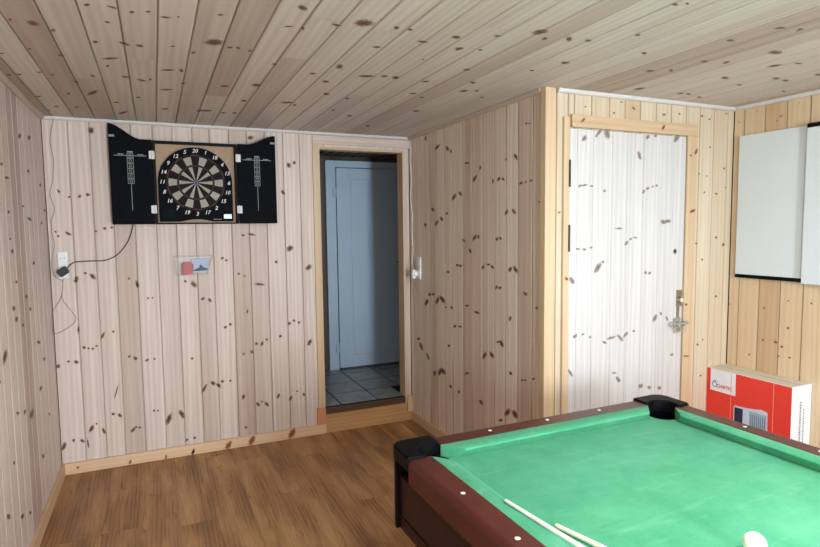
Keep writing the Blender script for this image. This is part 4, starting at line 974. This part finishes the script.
# corner pockets
def cap(sx, sy):
    P = [(.525, HY_+.002), (.640, HY_+.002)]+[(.640+.052*math.sin(a), HY_-.05+.052*math.cos(a)) for a in [PI/2*k/8 for k in range(1, 8)]]
    P += [(HX+.002, HY_-.05), (HX+.002, 1.095), (WX+.022, 1.085)]
    a0 = math.radians(-38); a1 = math.radians(135)
    P += [(PC[0]+PR*math.cos(a0+(a1-a0)*k/16), PC[1]+PR*math.sin(a0+(a1-a0)*k/16)) for k in range(17)]
    P += [(.520, WY+.022)]
    P = [(sx*x, sy*y) for x, y in P]
    if sx*sy > 0: P = P[::-1]
    w = MB(); w.prism(P, ZR-.046, ZR+.008, bev=.006)
    o = w.build('corner_pocket', ['pocket'], pt)
    w = MB(); seg = 32; top = []; bot = []
    for k in range(seg):
        a = 2*PI*k/seg; c, d = math.cos(a), math.sin(a)
        top.append(w.add((sx*PC[0]+(PR+.003)*c, sy*PC[1]+(PR+.003)*d, ZB-.002))); bot.append(w.add((sx*PC[0]+.052*c, sy*PC[1]+.052*d, .60)))
    for k in range(seg):
        j = (k+1) % seg; w.face((top[j], top[k], bot[k], bot[j]), 0, smooth=True)
    w.cap(bot); w.build('pocket_liner', ['pocket_net'], o)
    w = MB()
    Q = [(.630, HY_), (.640, HY_)]+[(.640+.05*math.sin(a), HY_-.05+.05*math.cos(a)) for a in [PI/2*k/6 for k in range(1, 7)]]+[(HX, 1.205), (.655, 1.205), (.655, 1.225), (.63, 1.225)]
    Q = [(sx*x, sy*y) for x, y in Q]
    if sx*sy > 0: Q = Q[::-1]
    w.prism(Q, .50, ZR-.0465, bev=.003); w.build('corner_guard', ['pocket'], pt)
for sx in (-1, 1):
    for sy in (-1, 1): cap(sx, sy)
for sx in (-1, 1):
    w = MB()
    P = [(sx*(HX+.003), -.0605), (sx*(HX+.003), .0605), (sx*(WX+.002), .0605)]+[(sx*(WX+.012+.045*math.cos(a)), .045*math.sin(a)) for a in [PI/2-PI*k/10 for k in range(11)]]+[(sx*(WX+.002), -.0605)]
    if sx < 0: P = P[::-1]
    w.prism(P, .70, ZR+.006, bev=.004); w.build('side_pocket', ['pocket'], pt)
# apron panels and legs
AX, AY = HX-.014, HY_-.014
for s in (-1, 1):
    w = MB(); a, b = sorted((s*AX, s*(AX-.02))); w.box((a, -1.203, .50), (b, 1.203, .6995), 0, 1, bev=.002)
    w.box((min(s*AX, s*(AX+.004)), -1.203, .545), (max(s*AX, s*(AX+.004)), 1.203, .552), 0, 1); w.build('apron', ['apron'], pt)
    w = MB(); a, b = sorted((s*AY, s*(AY-.02))); w.box((-.638, a, .50), (.638, b, .6995), 0, 0, bev=.002); w.build('apron', ['apron'], pt)
w = MB(); w.box((-.66, -1.225, .6), (.66, -1.09, .615)); w.box((-.66, 1.09, .59), (.66, 1.225, .599)); w.box((-.66, -1.09, .60), (-.58, 1.09, .612)); w.box((.58, -1.09, .60), (.66, 1.09, .612)); w.box((-.58, -.05, .60), (.58, .05, .7345))
w.build('underframe', ['apron'], pt)
for sx in (-1, 1):
    for sy in (-1, 1):
        w = MB(); cx, cyy = sx*.55, sy*1.06
        v = []
        for z, h in ((.012, .055), (.589, .085)):
            v.append([w.add((cx+a*h, cyy+b*h, z)) for a, b in ((-1, -1), (1, -1), (1, 1), (-1, 1))])
        w.face(v[0][::-1]); w.face(v[1])
        for k in range(4): w.face((v[0][k], v[0][(k+1) % 4], v[1][(k+1) % 4], v[1][k]))
        o = w.build('leg', ['apron'], pt)
        w = MB(); w.cyl((cx, cyy, 0), (cx, cyy, .0119), .04, seg=24); w.build('levelling_foot', ['black_rubber'], o)

# ------------------------------------------------------------------ cues and ball on the cloth
def cue(tip, direction, length, r_tip, label, pointed, zt=None):
    d = Vector((direction[0], direction[1], 0)).normalized()
    rb = .0142
    t = Vector((tip[0], tip[1], ZB+r_tip+.0003 if zt is None else zt)); e = t+d*length; e.z = ZB+rb+.0005
    ax = (e-t).normalized()
    root = thing('pool_cue', label, 'cue', (t.x, t.y, ZB), 0)
    def seg(name, s0, s1, r0, r1, m, **k):
        w = LB(root); w.cyl(t+ax*s0, t+ax*s1, r0, r1, seg=20); return w.build(name, [m], root)
    R_ = lambda s: r_tip+(rb-r_tip)*(s/length)
    seg('tip', 0, .008, r_tip*.8, r_tip, 'cue_white' if pointed else 'cue_wood')
    seg('ferrule', .008, .035, r_tip, R_(.035), 'cue_white' if pointed else 'cue_wood')
    seg('shaft', .035, length*.52, R_(.035), R_(length*.52), 'cue_white' if pointed else 'cue_wood')
    seg('grip', length*.52, length-.02, R_(length*.52), rb, 'cue_dark')
    seg('bumper', length-.02, length, rb, rb*.8, 'black_rubber')
cue((.898, 1.348), (.040, -.273), 1.38, .0050, 'slim white pool cue lying along the left cushion, pointed tip towards the corner', True, ZR+.0075)
cue((.991, 1.236), (.042, -.165), 1.30, .0066, 'cream pool cue with a blunt end, lying right of the slim white cue', False)
w = MB(); w.sphere((0, 0, .0286), .0286)
o = w.build('cue_ball', ['ball']); o.location = (1.364, .915, ZB+.0003)
tag(o, 'white cue ball on the green cloth at the bottom edge of the photo', 'ball')

# ------------------------------------------------------------------ daylight through two windows, added fill from the left window and ceiling lamp
def area(name, loc, rot, sx, sy, power, col):
    l = bpy.data.lights.new(name, 'AREA'); l.shape = 'RECTANGLE'; l.size = sx; l.size_y = sy; l.energy = power; l.color = col
    o = bpy.data.objects.new(name, l); C.objects.link(o); o.location = loc; o.rotation_euler = rot; return o
TL = .42      # sky light falls in slanting downwards
area('daylight_front', ((W1[0]+W1[1])/2, YF-.20, (W1[2]+W1[3])/2), (PI/2-TL, 0, 0), W1[1]-W1[0]-.1, W1[3]-W1[2]-.1, 300, (.80, .91, 1.0))
area('daylight_right', (XR+.20, (W2[0]+W2[1])/2, (W2[2]+W2[3])/2), (PI/2-TL*.1, 0, PI/2), W2[1]-W2[0]-.1, W2[3]-W2[2]-.1, 260, (.80, .91, 1.0))
area('added_fill_left', (XL-.20, (W3[0]+W3[1])/2, (W3[2]+W3[3])/2), (PI/2-.1, 0, -PI/2), W3[1]-W3[0]-.1, W3[3]-W3[2]-.1, 160, (.80, .91, 1.0))  # added fill for the alcove wall, shining through the added left window
cl = thing('added_ceiling_light', 'added unseen fill lamp, flat and square with a white frame, above the middle of the pool table', 'lamp', (1.55, .35, H-.0005))  # unseen lamp added to light the cloth from above and leave cushion faces dark
w = LB(cl); x, y = 1.55, .35
for lo, hi in (((x-.32, y-.32, H-.045), (x-.30, y+.32, H-.0005)), ((x+.30, y-.32, H-.045), (x+.32, y+.32, H-.0005)), ((x-.30, y-.32, H-.045), (x+.30, y-.30, H-.0005)), ((x-.30, y+.30, H-.045), (x+.30, y+.32, H-.0005))):
    w.box(lo, hi, bev=.002)
w.build('frame', ['white_plastic'], cl)
w = LB(cl); w.box((x-.2995, y-.2995, H-.03), (x+.2995, y+.2995, H-.0005)); w.build('diffuser', ['white_plastic'], cl)
area('added_table_fill', (x, y, H-.047), (0, 0, 0), 0.58, .58, 42, (.88, .95, 1.0))  # downward fill of the added lamp
wd = bpy.data.worlds.new('sky'); bpy.context.scene.world = wd; wd.use_nodes = True
bg = wd.node_tree.nodes['Background']
sky = wd.node_tree.nodes.new('ShaderNodeTexSky'); sky.sky_type = 'HOSEK_WILKIE'; sky.sun_direction = (-.3, -.6, .7); sky.turbidity = 5
wd.node_tree.links.new(sky.outputs[0], bg.inputs[0]); bg.inputs[1].default_value = .5

# ------------------------------------------------------------------ camera
F, YAW, PIT, ROL = 568.5, .42055, .07944, -.01179
cyw, syw, cp, sp = math.cos(YAW), math.sin(YAW), math.cos(PIT), math.sin(PIT)
fw = Vector((syw*cp, cyw*cp, -sp)); rt = Vector((cyw, -syw, 0)); up = rt.cross(fw)
c, s = math.cos(ROL), math.sin(ROL); r2 = rt*c+up*s; u2 = up*c-rt*s
cd = bpy.data.cameras.new('camera'); cd.sensor_width = 36; cd.sensor_fit = 'HORIZONTAL'; cd.lens = F/820*36; cd.clip_start = .02
co = bpy.data.objects.new('camera', cd); C.objects.link(co)
mw = Matrix((r2, u2, -fw)).transposed().to_4x4(); mw.translation = (0, 0, 1.6); co.matrix_world = mw
sc = bpy.context.scene; sc.camera = co
vs = sc.view_settings; vs.view_transform = 'Standard'; vs.look = 'None'; vs.gamma = 1; vs.exposure = 0.27; vs.use_curve_mapping = False
sc.cycles.use_denoising = True
sc.cycles.max_bounces = 12; sc.cycles.diffuse_bounces = 8; sc.cycles.transparent_max_bounces = 24
sc.cycles.sample_clamp_indirect = 6
